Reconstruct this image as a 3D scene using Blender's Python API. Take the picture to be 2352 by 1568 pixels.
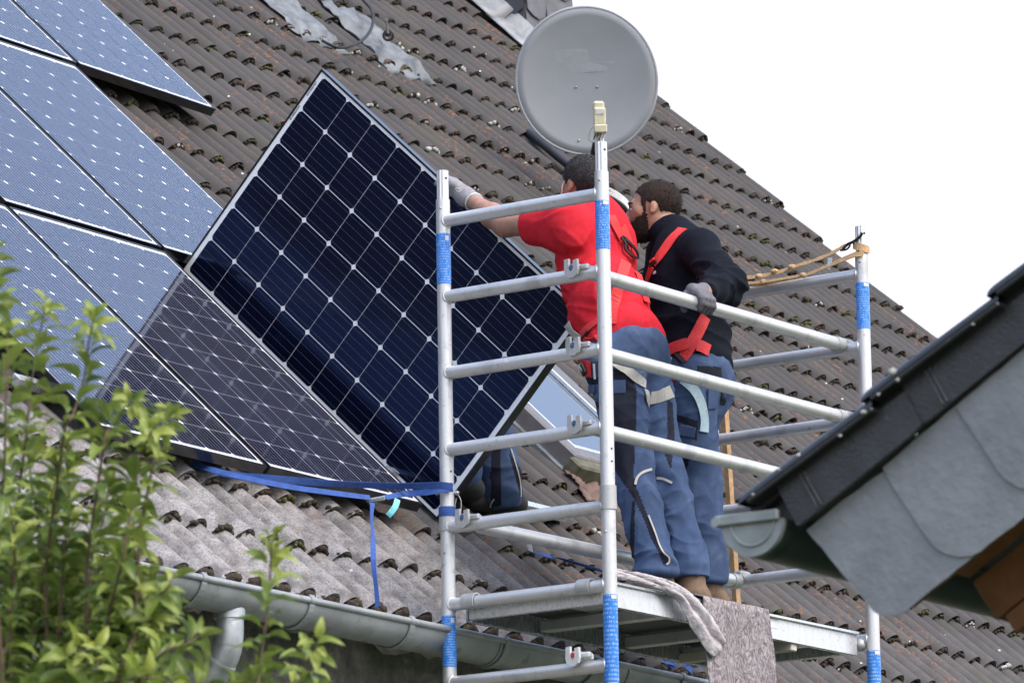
import bpy, bmesh, math, random
import numpy as np
from mathutils import Vector, Matrix
from mathutils.bvhtree import BVHTree

# ------------------------------------------------------------------ start
for o in list(bpy.data.objects): bpy.data.objects.remove(o)
SC = bpy.context.scene
COL = SC.collection
V3 = lambda *a: np.array(a, float)

# ------------------------------------------------------------------ camera
F_D = 12141.9            # focal length in units of a 2352 px wide picture
CX, CY = 1176.0, 784.0
PITCH, ROLL = 0.2004030, -0.0168463
_f = V3(0, math.cos(PITCH), math.sin(PITCH)); _u = V3(0, -math.sin(PITCH), math.cos(PITCH)); _r = V3(1, 0, 0)
CR = math.cos(ROLL)*_r + math.sin(ROLL)*_u
CU = -math.sin(ROLL)*_r + math.cos(ROLL)*_u
CF = _f
cam_d = bpy.data.cameras.new('camera'); cam = bpy.data.objects.new('camera', cam_d); COL.objects.link(cam)
cam.matrix_world = Matrix(((CR[0], CU[0], -CF[0], 0), (CR[1], CU[1], -CF[1], 0), (CR[2], CU[2], -CF[2], 0), (0, 0, 0, 1)))
cam_d.sensor_width = 22.2
cam_d.lens = 22.2*F_D/2352
cam_d.clip_start = 0.5; cam_d.clip_end = 3000
cam_d.dof.use_dof = True; cam_d.dof.focus_distance = 19.6; cam_d.dof.aperture_fstop = 7.5
SC.camera = cam

# ------------------------------------------------------------------ sky, sun, exposure
SUN_EL, SUN_AZ = math.radians(50), math.radians(128)     # azimuth clockwise from +Y
wd = bpy.data.worlds.new('World'); SC.world = wd; wd.use_nodes = True
nt = wd.node_tree
for q in list(nt.nodes): nt.nodes.remove(q)
sky = nt.nodes.new('ShaderNodeTexSky'); sky.sky_type = 'NISHITA'; sky.sun_disc = False
sky.sun_elevation = SUN_EL; sky.sun_rotation = SUN_AZ
sky.altitude = 200; sky.air_density = 1.0; sky.dust_density = 3.0; sky.ozone_density = 1.0
bg = nt.nodes.new('ShaderNodeBackground'); bg.inputs['Strength'].default_value = 0.15
wo = nt.nodes.new('ShaderNodeOutputWorld')
# a bright veil of thin cloud: dense towards the horizon all round, thinner overhead
tc = nt.nodes.new('ShaderNodeTexCoord'); sx = nt.nodes.new('ShaderNodeSeparateXYZ'); nt.links.new(tc.outputs['Generated'], sx.inputs[0])
rp_ = nt.nodes.new('ShaderNodeValToRGB'); nt.links.new(sx.outputs[2], rp_.inputs[0]); e = rp_.color_ramp.elements
e[0].position = .24; e[0].color = (.94, .94, .94, 1); e[1].position = .44; e[1].color = (.14, .14, .14, 1)
mx = nt.nodes.new('ShaderNodeMix'); mx.data_type = 'RGBA'; mx.inputs[7].default_value = (6.2, 6.3, 6.5, 1)
nt.links.new(rp_.outputs[0], mx.inputs[0]); 
sc_ = nt.nodes.new('ShaderNodeVectorMath'); sc_.operation = 'SCALE'; sc_.inputs['Scale'].default_value = 2.3
nt.links.new(sky.outputs[0], sc_.inputs[0]); nt.links.new(sc_.outputs[0], mx.inputs[6])
nt.links.new(mx.outputs[2], bg.inputs[0]); nt.links.new(bg.outputs[0], wo.inputs[0])
sd = bpy.data.lights.new('sun', 'SUN'); sd.energy = 0.95; sd.angle = math.radians(16); sd.color = (1, .96, .9)
sun = bpy.data.objects.new('sun', sd); COL.objects.link(sun)
sdir = Vector((math.sin(SUN_AZ)*math.cos(SUN_EL), math.cos(SUN_AZ)*math.cos(SUN_EL), math.sin(SUN_EL)))
sun.rotation_euler = sdir.to_track_quat('Z', 'Y').to_euler()
SC.view_settings.view_transform = 'Standard'; SC.view_settings.look = 'None'
SC.view_settings.gamma = 1; SC.view_settings.use_curve_mapping = False
SC.view_settings.exposure = 0.52
SC.cycles.max_bounces = 8; SC.cycles.glossy_bounces = 4; SC.cycles.transmission_bounces = 4
SC.cycles.use_denoising = True; SC.cycles.sample_clamp_indirect = 8

# ------------------------------------------------------------------ frames of reference
Z = V3(0, 0, 1)
B = V3(0.537333, 0.843374, 0); Nn = V3(-0.843374, 0.537333, 0)
_th = 57.490808*math.pi/180
B = V3(math.cos(_th), math.sin(_th), 0); Nn = V3(-math.sin(_th), math.cos(_th), 0)   # along the eave / into the house
PHI = 43.320446*math.pi/180
S = Nn*math.cos(PHI) + Z*math.sin(PHI)                                              # up the roof slope
N = np.cross(B, S)                                                                   # out of the roof
P0 = V3(1.15196765, 29.92287236, 7.27898331)
HUMP, GAUGE = .1488, .3405
def rp(u, v, h=0.0): return P0 + u*B + v*S + h*N
T0 = V3(.32856, 18.32298, 4.25225); TW, TL, RUNG, TTOP = .69894, 1.75954, .281269, .187547
_t2 = _th - 2.667361*math.pi/180
TB = V3(math.cos(_t2), math.sin(_t2), 0); TN = V3(-math.sin(_t2), math.cos(_t2), 0)
def tp(a, c, z): return T0 + a*TB + c*TN + z*Z           # tower frame: along, across, height over the top rung
def ray(x, y): return ((x-CX)*CR + (CY-y)*CU)/F_D + CF
def at(x, y, d): return ray(x, y)*d                       # point at distance d in front of the camera plane
def onpl(x, y, p, nn): d = ray(x, y); return d*((p@nn)/(d@nn))
def onroof(x, y, h=0.0): return onpl(x, y, P0+h*N, N)
def proj(P):
    P = np.asarray(P); q = P@np.stack([CR, CU, CF], 1)
    return np.stack([CX+F_D*q[..., 0]/q[..., 2], CY-F_D*q[..., 1]/q[..., 2]], -1)
GROUND = -1.62
rnd = random.Random(7)

# ------------------------------------------------------------------ materials
MATS = {}
class NT:
    def __init__(s, name):
        m = bpy.data.materials.new(name); m.use_nodes = True; s.m = m; s.t = m.node_tree
        s.b = s.t.nodes['Principled BSDF']; s.out = s.t.nodes['Material Output']
    def n(s, typ, **kw):
        q = s.t.nodes.new(typ)
        for k, v in kw.items():
            if k.startswith('i_'):
                key = k[2:]; key = int(key) if key.isdigit() else key.replace('_', ' ')
                q.inputs[key].default_value = v
            else: setattr(q, k, v)
        return q
    def l(s, a, b): s.t.links.new(a, b)
    def coord(s, kind='Object'): return s.n('ShaderNodeTexCoord').outputs[kind]
    def pos(s): return s.n('ShaderNodeNewGeometry').outputs['Position']
    def noise(s, vec, scale, detail=4, rough=.55, dist=0):
        q = s.n('ShaderNodeTexNoise', i_Scale=scale, i_Detail=detail, i_Roughness=rough, i_Distortion=dist); s.l(vec, q.inputs['Vector']); return q.outputs['Fac']
    def ramp(s, fac, stops):
        q = s.n('ShaderNodeValToRGB'); s.l(fac, q.inputs[0]); e = q.color_ramp.elements
        while len(e) < len(stops): e.new(.5)
        for k, (p, c) in enumerate(stops):
            e[k].position = p; e[k].color = (c, c, c, 1) if not hasattr(c, '__len__') else (*c[:3], 1)
        return q.outputs[0]
    def mix(s, fac, a, b):
        q = s.n('ShaderNodeMix', data_type='RGBA')
        for k, v in ((0, fac), (6, a), (7, b)):
            if hasattr(v, 'links') or hasattr(v, 'is_linked'): s.l(v, q.inputs[k])
            else: q.inputs[k].default_value = v if k == 0 else (*v[:3], 1)
        return q.outputs[2]
    def math(s, op, a, b=0.0, c=None):
        q = s.n('ShaderNodeMath', operation=op)
        for k, v in enumerate((a, b) if c is None else (a, b, c)):
            if hasattr(v, 'is_linked'): s.l(v, q.inputs[k])
            else: q.inputs[k].default_value = v
        return q.outputs[0]
    def dot(s, vec, d):
        q = s.n('ShaderNodeVectorMath', operation='DOT_PRODUCT'); s.l(vec, q.inputs[0]); q.inputs[1].default_value = tuple(d); return q.outputs['Value']
    def bump(s, h, strength, dist=.01):
        q = s.n('ShaderNodeBump', i_Strength=strength, i_Distance=dist); s.l(h, q.inputs['Height']); s.l(q.outputs[0], s.b.inputs['Normal'])
    def set(s, col=None, rough=.6, metal=0, spec=.5, **kw):
        if col is not None:
            if hasattr(col, 'is_linked'): s.l(col, s.b.inputs['Base Color'])
            else: s.b.inputs['Base Color'].default_value = (*col[:3], 1)
        if hasattr(rough, 'is_linked'): s.l(rough, s.b.inputs['Roughness'])
        else: s.b.inputs['Roughness'].default_value = rough
        s.b.inputs['Metallic'].default_value = metal; s.b.inputs['Specular IOR Level'].default_value = spec
        for k, v in kw.items(): s.b.inputs[k.replace('_', ' ')].default_value = v
        return s.m

def simple(name, col, rough=.6, metal=0, var=.18, scale=30, bump=0, bscale=None, spec=.5, dirt=None, space='pos'):
    t = NT(name); vec = t.pos() if space == 'pos' else t.coord()
    f = t.noise(vec, scale, 5)
    c1 = tuple(x*(1-var) for x in col); c2 = tuple(min(1, x*(1+var)) for x in col)
    c = t.ramp(f, [(.3, c1), (.7, c2)])
    if dirt:
        d = t.noise(vec, dirt[1], 6, .65); c = t.mix(t.ramp(d, [(dirt[2], 0), (min(1, dirt[2]+.12), 1)]), c, dirt[0])
    if bump: t.bump(t.noise(vec, bscale or scale*2, 6), bump, .01)
    MATS[name] = t.set(c, rough, metal, spec); return t.m

def tile_mat(name, moss=False):
    t = NT(name); p = t.pos()
    rel = t.n('ShaderNodeVectorMath', operation='SUBTRACT'); t.l(p, rel.inputs[0]); rel.inputs[1].default_value = tuple(P0)
    u = t.dot(rel.outputs[0], B); v = t.dot(rel.outputs[0], S)
    f1 = t.noise(p, 1.3, 5, .6); f2 = t.noise(p, 38, 5, .7); f3 = t.noise(p, 9, 4)
    info = t.n('ShaderNodeObjectInfo').outputs['Random']
    c = t.ramp(f1, [(.3, (.046, .0425, .0400)), (.7, (.064, .0585, .0550))])
    c = t.mix(t.math('MULTIPLY', f2, .28), c, (.034, .031, .030))
    cv = t.n('ShaderNodeCombineXYZ'); t.l(t.math('FLOOR', t.math('DIVIDE', t.math('ADD', u, HUMP*1.5), HUMP*2)), cv.inputs[0]); t.l(t.math('FLOOR', t.math('DIVIDE', v, GAUGE)), cv.inputs[1])
    wt = t.n('ShaderNodeTexWhiteNoise'); t.l(cv.outputs[0], wt.inputs['Vector'])
    c = t.mix(t.math('MULTIPLY', wt.outputs['Value'], .36), c, (.080, .072, .067))
    st_ = t.n('ShaderNodeMapping'); t.l(rel.outputs[0], st_.inputs[0]); stn = t.noise(p, 2.2, 6, .7, 1.0)
    c = t.mix(t.ramp(stn, [(.52, 0), (.72, .55)]), c, (.030, .0285, .027))
    # pale weathered courses by the eave
    fu = t.ramp(t.math('ADD', t.math('MULTIPLY', u, -.5), -4.3+.5*0), [(0, .12), (.30, .5), (.75, 1)])
    wob = t.math('MULTIPLY', t.math('SUBTRACT', t.noise(p, 4, 3), .5), .25)
    fv = t.ramp(t.math('ADD', t.math('MULTIPLY', v, -2.0), t.math('ADD', -10.9, wob)), [(0, 0), (.35, .75), (.7, 1)])
    lite = t.math('MULTIPLY', fu, fv)
    sp = t.noise(p, 130, 4, .75)
    lc = t.ramp(sp, [(.36, (.13, .123, .118)), (.5, (.30, .287, .278)), (.7, (.37, .355, .345))])
    big = t.ramp(t.noise(p, 11, 5, .6), [(.38, .35), (.58, 1)])
    c = t.mix(t.math('MULTIPLY', lite, big), c, lc)
    # orange lichen
    lk = t.math('MULTIPLY', t.ramp(t.noise(p, 2.3, 3), [(.48, 0), (.66, 1)]), t.ramp(t.noise(p, 55, 3, .6), [(.57, 0), (.64, 1)]))
    c = t.mix(t.math('MULTIPLY', lk, .85), c, (.30, .105, .030))
    # greenish film
    gf = t.math('MULTIPLY', t.ramp(t.noise(p, 3.1, 4), [(.55, 0), (.72, 1)]), .35)
    c = t.mix(gf, c, (.075, .07, .035))
    # pale specks
    vo = t.n('ShaderNodeTexVoronoi', i_Scale=17.0); t.l(p, vo.inputs['Vector'])
    wn = t.n('ShaderNodeTexWhiteNoise'); t.l(vo.outputs['Position'], wn.inputs['Vector'])
    spk = t.math('MULTIPLY', t.math('LESS_THAN', vo.outputs['Distance'], .10), t.math('GREATER_THAN', wn.outputs['Value'], .90))
    c = t.mix(spk, c, (.55, .54, .5))
    t.bump(t.noise(p, 160, 5, .7), .14, .005)
    MATS[name] = t.set(c, .78, 0, .35); return t.m
tile_mat('tile')
def cell_mat(name='cell', pitch=.0315, wid=.019, bcol=(.20, .21, .24), rgh=.13):
    t = NT(name); o = t.coord()
    sx = t.n('ShaderNodeSeparateXYZ'); t.l(o, sx.inputs[0]); x = sx.outputs[0]; y = sx.outputs[1]
    # five busbars along the length of the panel
    ph = t.math('ABSOLUTE', t.math('SUBTRACT', t.math('FRACT', t.math('ADD', t.math('DIVIDE', x, pitch), .5+100)), .5))
    bar = t.math('LESS_THAN', ph, wid)
    tick = t.math('MULTIPLY', t.math('GREATER_THAN', t.math('ABSOLUTE', y), .0735), t.math('LESS_THAN', ph, wid*2.5))
    bar = t.math('MAXIMUM', bar, tick)
    f = t.noise(t.pos(), 2.0, 3); info = t.n('ShaderNodeObjectInfo').outputs['Random']
    c = t.ramp(f, [(.3, (.0016, .0022, .0075)), (.7, (.0028, .0042, .016))])
    c = t.mix(t.math('MULTIPLY', info, .35), c, (.004, .006, .022))
    c = t.mix(bar, c, bcol)
    m = t.set(c, rgh, 0, .5); t.b.inputs['IOR'].default_value = 1.55; t.b.inputs['Specular Tint'].default_value = (.34, .50, 1.0, 1)
    MATS[name] = m
cell_mat(wid=.011, bcol=(.13, .14, .17)); cell_mat('cell_roof', .026, .024, (.60, .62, .66), .05)
def glass_white():
    t = NT('backsheet'); t.set((.78, .79, .80), .06, 0, .5); t.b.inputs['IOR'].default_value = 1.5; MATS['backsheet'] = t.m
glass_white()
simple('frame_black', (.012, .012, .014), .13, 0, .1, spec=.55)
simple('frame_edge', (.10, .11, .13), .30, .6, .1)
def alu(name, base, rough, seed=0):
    t = NT(name); p = t.pos()
    st = t.n('ShaderNodeMapping'); t.l(p, st.inputs[0]); st.inputs['Scale'].default_value = (60, 60, 9); st.inputs['Location'].default_value = (seed, 0, 0)
    f = t.noise(st.outputs[0], 1, 6, .65); g = t.noise(p, 7, 5, .6)
    c = t.mix(t.math('MULTIPLY', f, .35), base, tuple(x*.6 for x in base))
    c = t.mix(t.ramp(g, [(.54, 0), (.70, .55)]), c, tuple(x*.42 for x in base)); g2 = t.noise(p, 33, 6, .75); c = t.mix(t.ramp(g2, [(.60, 0), (.66, .5)]), c, (.30, .29, .27)); g3 = t.noise(p, 19, 5, .7); c = t.mix(t.ramp(g3, [(.66, 0), (.69, .7)]), c, (.85, .84, .80))
    sp = t.ramp(t.noise(p, 210, 3), [(.70, 0), (.74, .6)])
    c = t.mix(sp, c, (.06, .06, .06))
    r = t.ramp(f, [(.3, rough-.06), (.7, rough+.1)])
    t.bump(t.noise(p, 140, 4), .12, .004)
    MATS[name] = t.set(c, r, .62, .5)
alu('alu', (.70, .695, .68), .42); alu('alu_rung', (.70, .695, .685), .38, 5); alu('alu_cast', (.50, .50, .49), .55, 9)
alu('alu_bare', (.72, .73, .74), .24, 3)
simple('zinc', (.36, .38, .38), .48, .45, .22, 6, .1, 60, dirt=((.22, .235, .235), 14, .58))
simple('zinc_pipe', (.50, .53, .54), .42, .65, .2, 14, .15, 40)
simple('zinc_flash', (.15, .163, .172), .62, .2, .34, 14, .6, 22)
simple('zinc_pale', (.26, .275, .27), .5, .3, .28, 10, .1, 70)
simple('gutter_green', (.020, .036, .030), .45, .1, .2, 8)
simple('plaster', (.215, .207, .178), .95, 0, .30, 24, .9, 90)
simple('cream', (.50, .47, .40), .8, 0, .15, 20)
simple('white_metal', (.62, .62, .60), .5, .1, .1, 30)
simple('slate', (.205, .210, .218), .62, 0, .14, 9, .35, 45, dirt=((.27, .278, .288), 26, .60))
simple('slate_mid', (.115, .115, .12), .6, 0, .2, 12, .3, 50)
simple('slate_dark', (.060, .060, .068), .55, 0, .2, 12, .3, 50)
simple('verge_tile', (.026, .026, .028), .33, 0, .3, 14, .2, 120, dirt=((.20, .19, .14), 22, .66))
simple('soffit_wood', (.15, .062, .022), .7, 0, .35, 12, .2, 40)
simple('lath_wood', (.44, .28, .14), .75, 0, .25, 40, .2, 90)
simple('tan_strap', (.50, .32, .16), .85, 0, .2, 60, .3, 300)
simple('blue_strap', (.030, .085, .30), .75, 0, .22, 40, .4, 400)
simple('cyan_tag', (.20, .60, .66), .6, 0, .15, 60)
simple('rubber', (.014, .014, .015), .6, 0, .3, 40)
simple('hose', (.020, .022, .028), .6, 0, .2, 20)
simple('cable_white', (.62, .61, .56), .5, 0, .1, 40)
simple('dish', (.44, .445, .45), .42, 0, .05, 5)
simple('lnb', (.60, .55, .38), .5, 0, .12, 30)
simple('dark_metal', (.035, .033, .032), .45, .5, .2, 30)
simple('steel', (.45, .45, .44), .35, .9, .2, 40)
simple('bolt_blue', (.10, .20, .42), .35, .7, .2, 60)
simple('ply', (.075, .085, .078), .75, 0, .25, 8, .2, 60)
simple('moss', (.042, .031, .020), .95, 0, .55, 60, .6, 200)
simple('moss_green', (.075, .072, .022), .95, 0, .5, 60, .6, 200)
simple('moss_pale', (.42, .42, .38), .95, 0, .35, 60, .6, 200)
simple('under', (.012, .011, .010), .95, 0, .2, 5)
simple('glue', (.47, .475, .48), .55, 0, .05, 40)
simple('red_shirt', (.56, .022, .035), .85, 0, .12, 50, .25, 500, spec=.12)
simple('red_web', (.62, .030, .030), .7, 0, .12, 90, .3, 500)
simple('navy', (.0065, .0085, .014), .9, 0, .3, 60, .3, 400, spec=.12)
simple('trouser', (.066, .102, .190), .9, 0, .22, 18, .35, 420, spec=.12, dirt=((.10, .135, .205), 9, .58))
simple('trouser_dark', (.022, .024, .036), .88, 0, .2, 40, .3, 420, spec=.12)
simple('piping', (.52, .50, .44), .7, 0, .1, 60)
simple('web_cream', (.47, .45, .40), .8, 0, .12, 70, .3, 500)
simple('web_pale', (.42, .56, .60), .75, 0, .1, 70, .3, 500)
simple('glove', (.27, .26, .28), .85, 0, .16, 60, .3, 400, spec=.12)
simple('glove_dark', (.085, .08, .09), .8, 0, .25, 50, .3, 300)
simple('boot', (.16, .105, .065), .85, 0, .3, 30, .3, 200)
simple('boot_black', (.018, .017, .016), .7, 0, .3, 30)
simple('glove_grey', (.155, .15, .165), .85, 0, .2, 50, .3, 300, spec=.12)
simple('eye', (.6, .58, .55), .2, 0, .02)
simple('iris', (.02, .012, .008), .2, 0, .02)
simple('lead', (.235, .245, .255), .6, .2, .3, 12, .4, 30)
simple('grass_ground', (.055, .075, .03), .95, 0, .35, 1.2)
def skin_mat():
    t = NT('skin'); p = t.pos()
    c = t.ramp(t.noise(p, 30, 5), [(.3, (.33, .175, .115)), (.7, (.46, .26, .175))])
    c = t.mix(t.math('MULTIPLY', t.noise(p, 160, 4), .35), c, (.22, .10, .065))
    t.b.inputs['Subsurface Weight'].default_value = .05
    t.bump(t.noise(p, 260, 4), .15, .004)
    MATS['skin'] = t.set(c, .55, 0, .4)
skin_mat()
def hair_mat(name, a, bcol, grey=None):
    t = NT(name); p = t.pos(); mp = t.n('ShaderNodeMapping'); t.l(p, mp.inputs[0]); mp.inputs['Scale'].default_value = (300, 300, 90); mp.inputs['Rotation'].default_value = (.5, .6, 0)
    f = t.noise(mp.outputs[0], 1, 6, .7)
    c = t.ramp(f, [(.35, a), (.7, bcol)])
    if grey: c = t.mix(t.ramp(t.noise(mp.outputs[0], 1.7, 4, .7), [(.52, 0), (.68, .8)]), c, grey)
    t.bump(f, .8, .01); MATS[name] = t.set(c, .75, 0, .3)
hair_mat('hair_brown', (.010, .0065, .0045), (.045, .026, .017)); hair_mat('hair_grey', (.012, .011, .011), (.04, .037, .036), (.20, .20, .21)); hair_mat('beard', (.008, .005, .004), (.035, .02, .013))
def sticker():
    t = NT('sticker'); o = t.coord('Generated'); s_ = t.n('ShaderNodeSeparateXYZ'); t.l(o, s_.inputs[0])
    z = s_.outputs[2]; ang = t.n('ShaderNodeMath', operation='ARCTAN2')
    xm = t.math('SUBTRACT', s_.outputs[0], .5); ym = t.math('SUBTRACT', s_.outputs[1], .5); t.l(ym, ang.inputs[0]); t.l(xm, ang.inputs[1])
    row = t.math('FLOOR', t.math('MULTIPLY', z, 20)); fr = t.math('FRACT', t.math('MULTIPLY', z, 20))
    cv = t.n('ShaderNodeCombineXYZ'); t.l(t.math('MULTIPLY', ang.outputs[0], 9.0), cv.inputs[0]); t.l(t.math('MULTIPLY', row, 7.3), cv.inputs[1])
    t.l(t.math('MULTIPLY', t.n('ShaderNodeObjectInfo').outputs['Random'], 50.0), cv.inputs[2]); w = t.noise(cv.outputs[0], 1.0, 3, .8)
    col = t.math('MULTIPLY', t.math('GREATER_THAN', w, .49), t.math('GREATER_THAN', fr, .5))
    blk = t.n('ShaderNodeCombineXYZ'); t.l(t.math('MULTIPLY', ang.outputs[0], 1.3), blk.inputs[0]); t.l(t.math('MULTIPLY', z, 6), blk.inputs[1])
    col = t.math('MULTIPLY', col, t.math('GREATER_THAN', t.noise(blk.outputs[0], 1, 1), .42))
    c = t.mix(t.math('MULTIPLY', col, .42), (.016, .19, .62), (.62, .74, .84))
    sc = t.ramp(t.noise(t.pos(), 70, 6, .75), [(.62, 0), (.66, 1)])
    c = t.mix(sc, c, (.55, .55, .53)); MATS['sticker'] = t.set(c, .35, 0, .5)
sticker()
def fleece():
    t = NT('fleece'); p = t.pos(); mp = t.n('ShaderNodeMapping'); t.l(p, mp.inputs[0]); mp.inputs['Scale'].default_value = (40, 40, 27); mp.inputs['Rotation'].default_value = (.3, .4, .2)
    f = t.noise(mp.outputs[0], 1, 6, .75, 2.2); g = t.noise(mp.outputs[0], 2.1, 4, .7, .4); h = t.noise(mp.outputs[0], .8, 4, .7)
    c = t.ramp(f, [(.34, (.075, .062, .075)), (.48, (.235, .205, .21)), (.62, (.44, .41, .40))])
    c = t.mix(t.ramp(g, [(.62, 0), (.70, .5)]), c, (.34, .12, .14)); c = t.mix(t.ramp(h, [(.63, 0), (.7, .6)]), c, (.06, .08, .20))
    t.bump(f, .6, .012); MATS['fleece'] = t.set(c, .97, 0, .1)
    t = NT('fleece_back'); p = t.pos(); f = t.noise(p, 60, 6, .7); g = t.noise(p, 14, 4, .6)
    c = t.ramp(f, [(.3, (.36, .335, .34)), (.7, (.54, .51, .51))]); c = t.mix(t.ramp(g, [(.5, 0), (.75, .4)]), c, (.33, .26, .27))
    t.bump(f, .6, .01); MATS['fleece_back'] = t.set(c, .97, 0, .1)
fleece()
def leaf_mats():
    for k, (a, b2) in enumerate((((.125, .19, .024), (.28, .345, .06)), ((.17, .225, .03), (.35, .39, .075)), ((.055, .10, .016), (.145, .205, .035)))):
        t = NT('leaf_%d' % k); o = t.coord(); s_ = t.n('ShaderNodeSeparateXYZ'); t.l(o, s_.inputs[0])
        info = t.n('ShaderNodeObjectInfo').outputs['Random']
        rib = t.math('LESS_THAN', t.math('ABSOLUTE', s_.outputs[0]), .0011)
        f = t.noise(t.pos(), 55, 5, .6)
        c = t.ramp(f, [(.3, a), (.72, b2)]); c = t.mix(t.math('MULTIPLY', info, .35), c, tuple(x*1.3 for x in b2))
        c = t.mix(t.math('MULTIPLY', rib, .5), c, (.25, .30, .09))
        bf = t.n('ShaderNodeNewGeometry').outputs['Backfacing']
        c = t.mix(t.math('MULTIPLY', bf, .2), c, (.24, .30, .15))
        t.set(c, .42, 0, .45)
        tr = t.n('ShaderNodeBsdfTranslucent'); t.l(c, tr.inputs[0]); mx = t.n('ShaderNodeMixShader', i_0=.32)
        t.l(t.b.outputs[0], mx.inputs[1]); t.l(tr.outputs[0], mx.inputs[2]); t.l(mx.outputs[0], t.out.inputs[0])
        MATS['leaf_%d' % k] = t.m
leaf_mats()
simple('screen_leaf', (.030, .048, .014), .9, 0, .4, 3, spec=.1)
simple('twig', (.125, .075, .050), .7, 0, .25, 40)
def win_glass():
    t = NT('pane'); t.set((.05, .06, .07), .03, 0, .5); t.b.inputs['IOR'].default_value = 2.7; MATS['pane'] = t.m
win_glass()
simple('window_frame', (.16, .15, .145), .45, .3, .15, 20)
simple('window_wood', (.10, .095, .06), .8, 0, .4, 20)
simple('terracotta', (.15, .10, .08), .9, 0, .25, 30, .3, 120)

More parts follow.
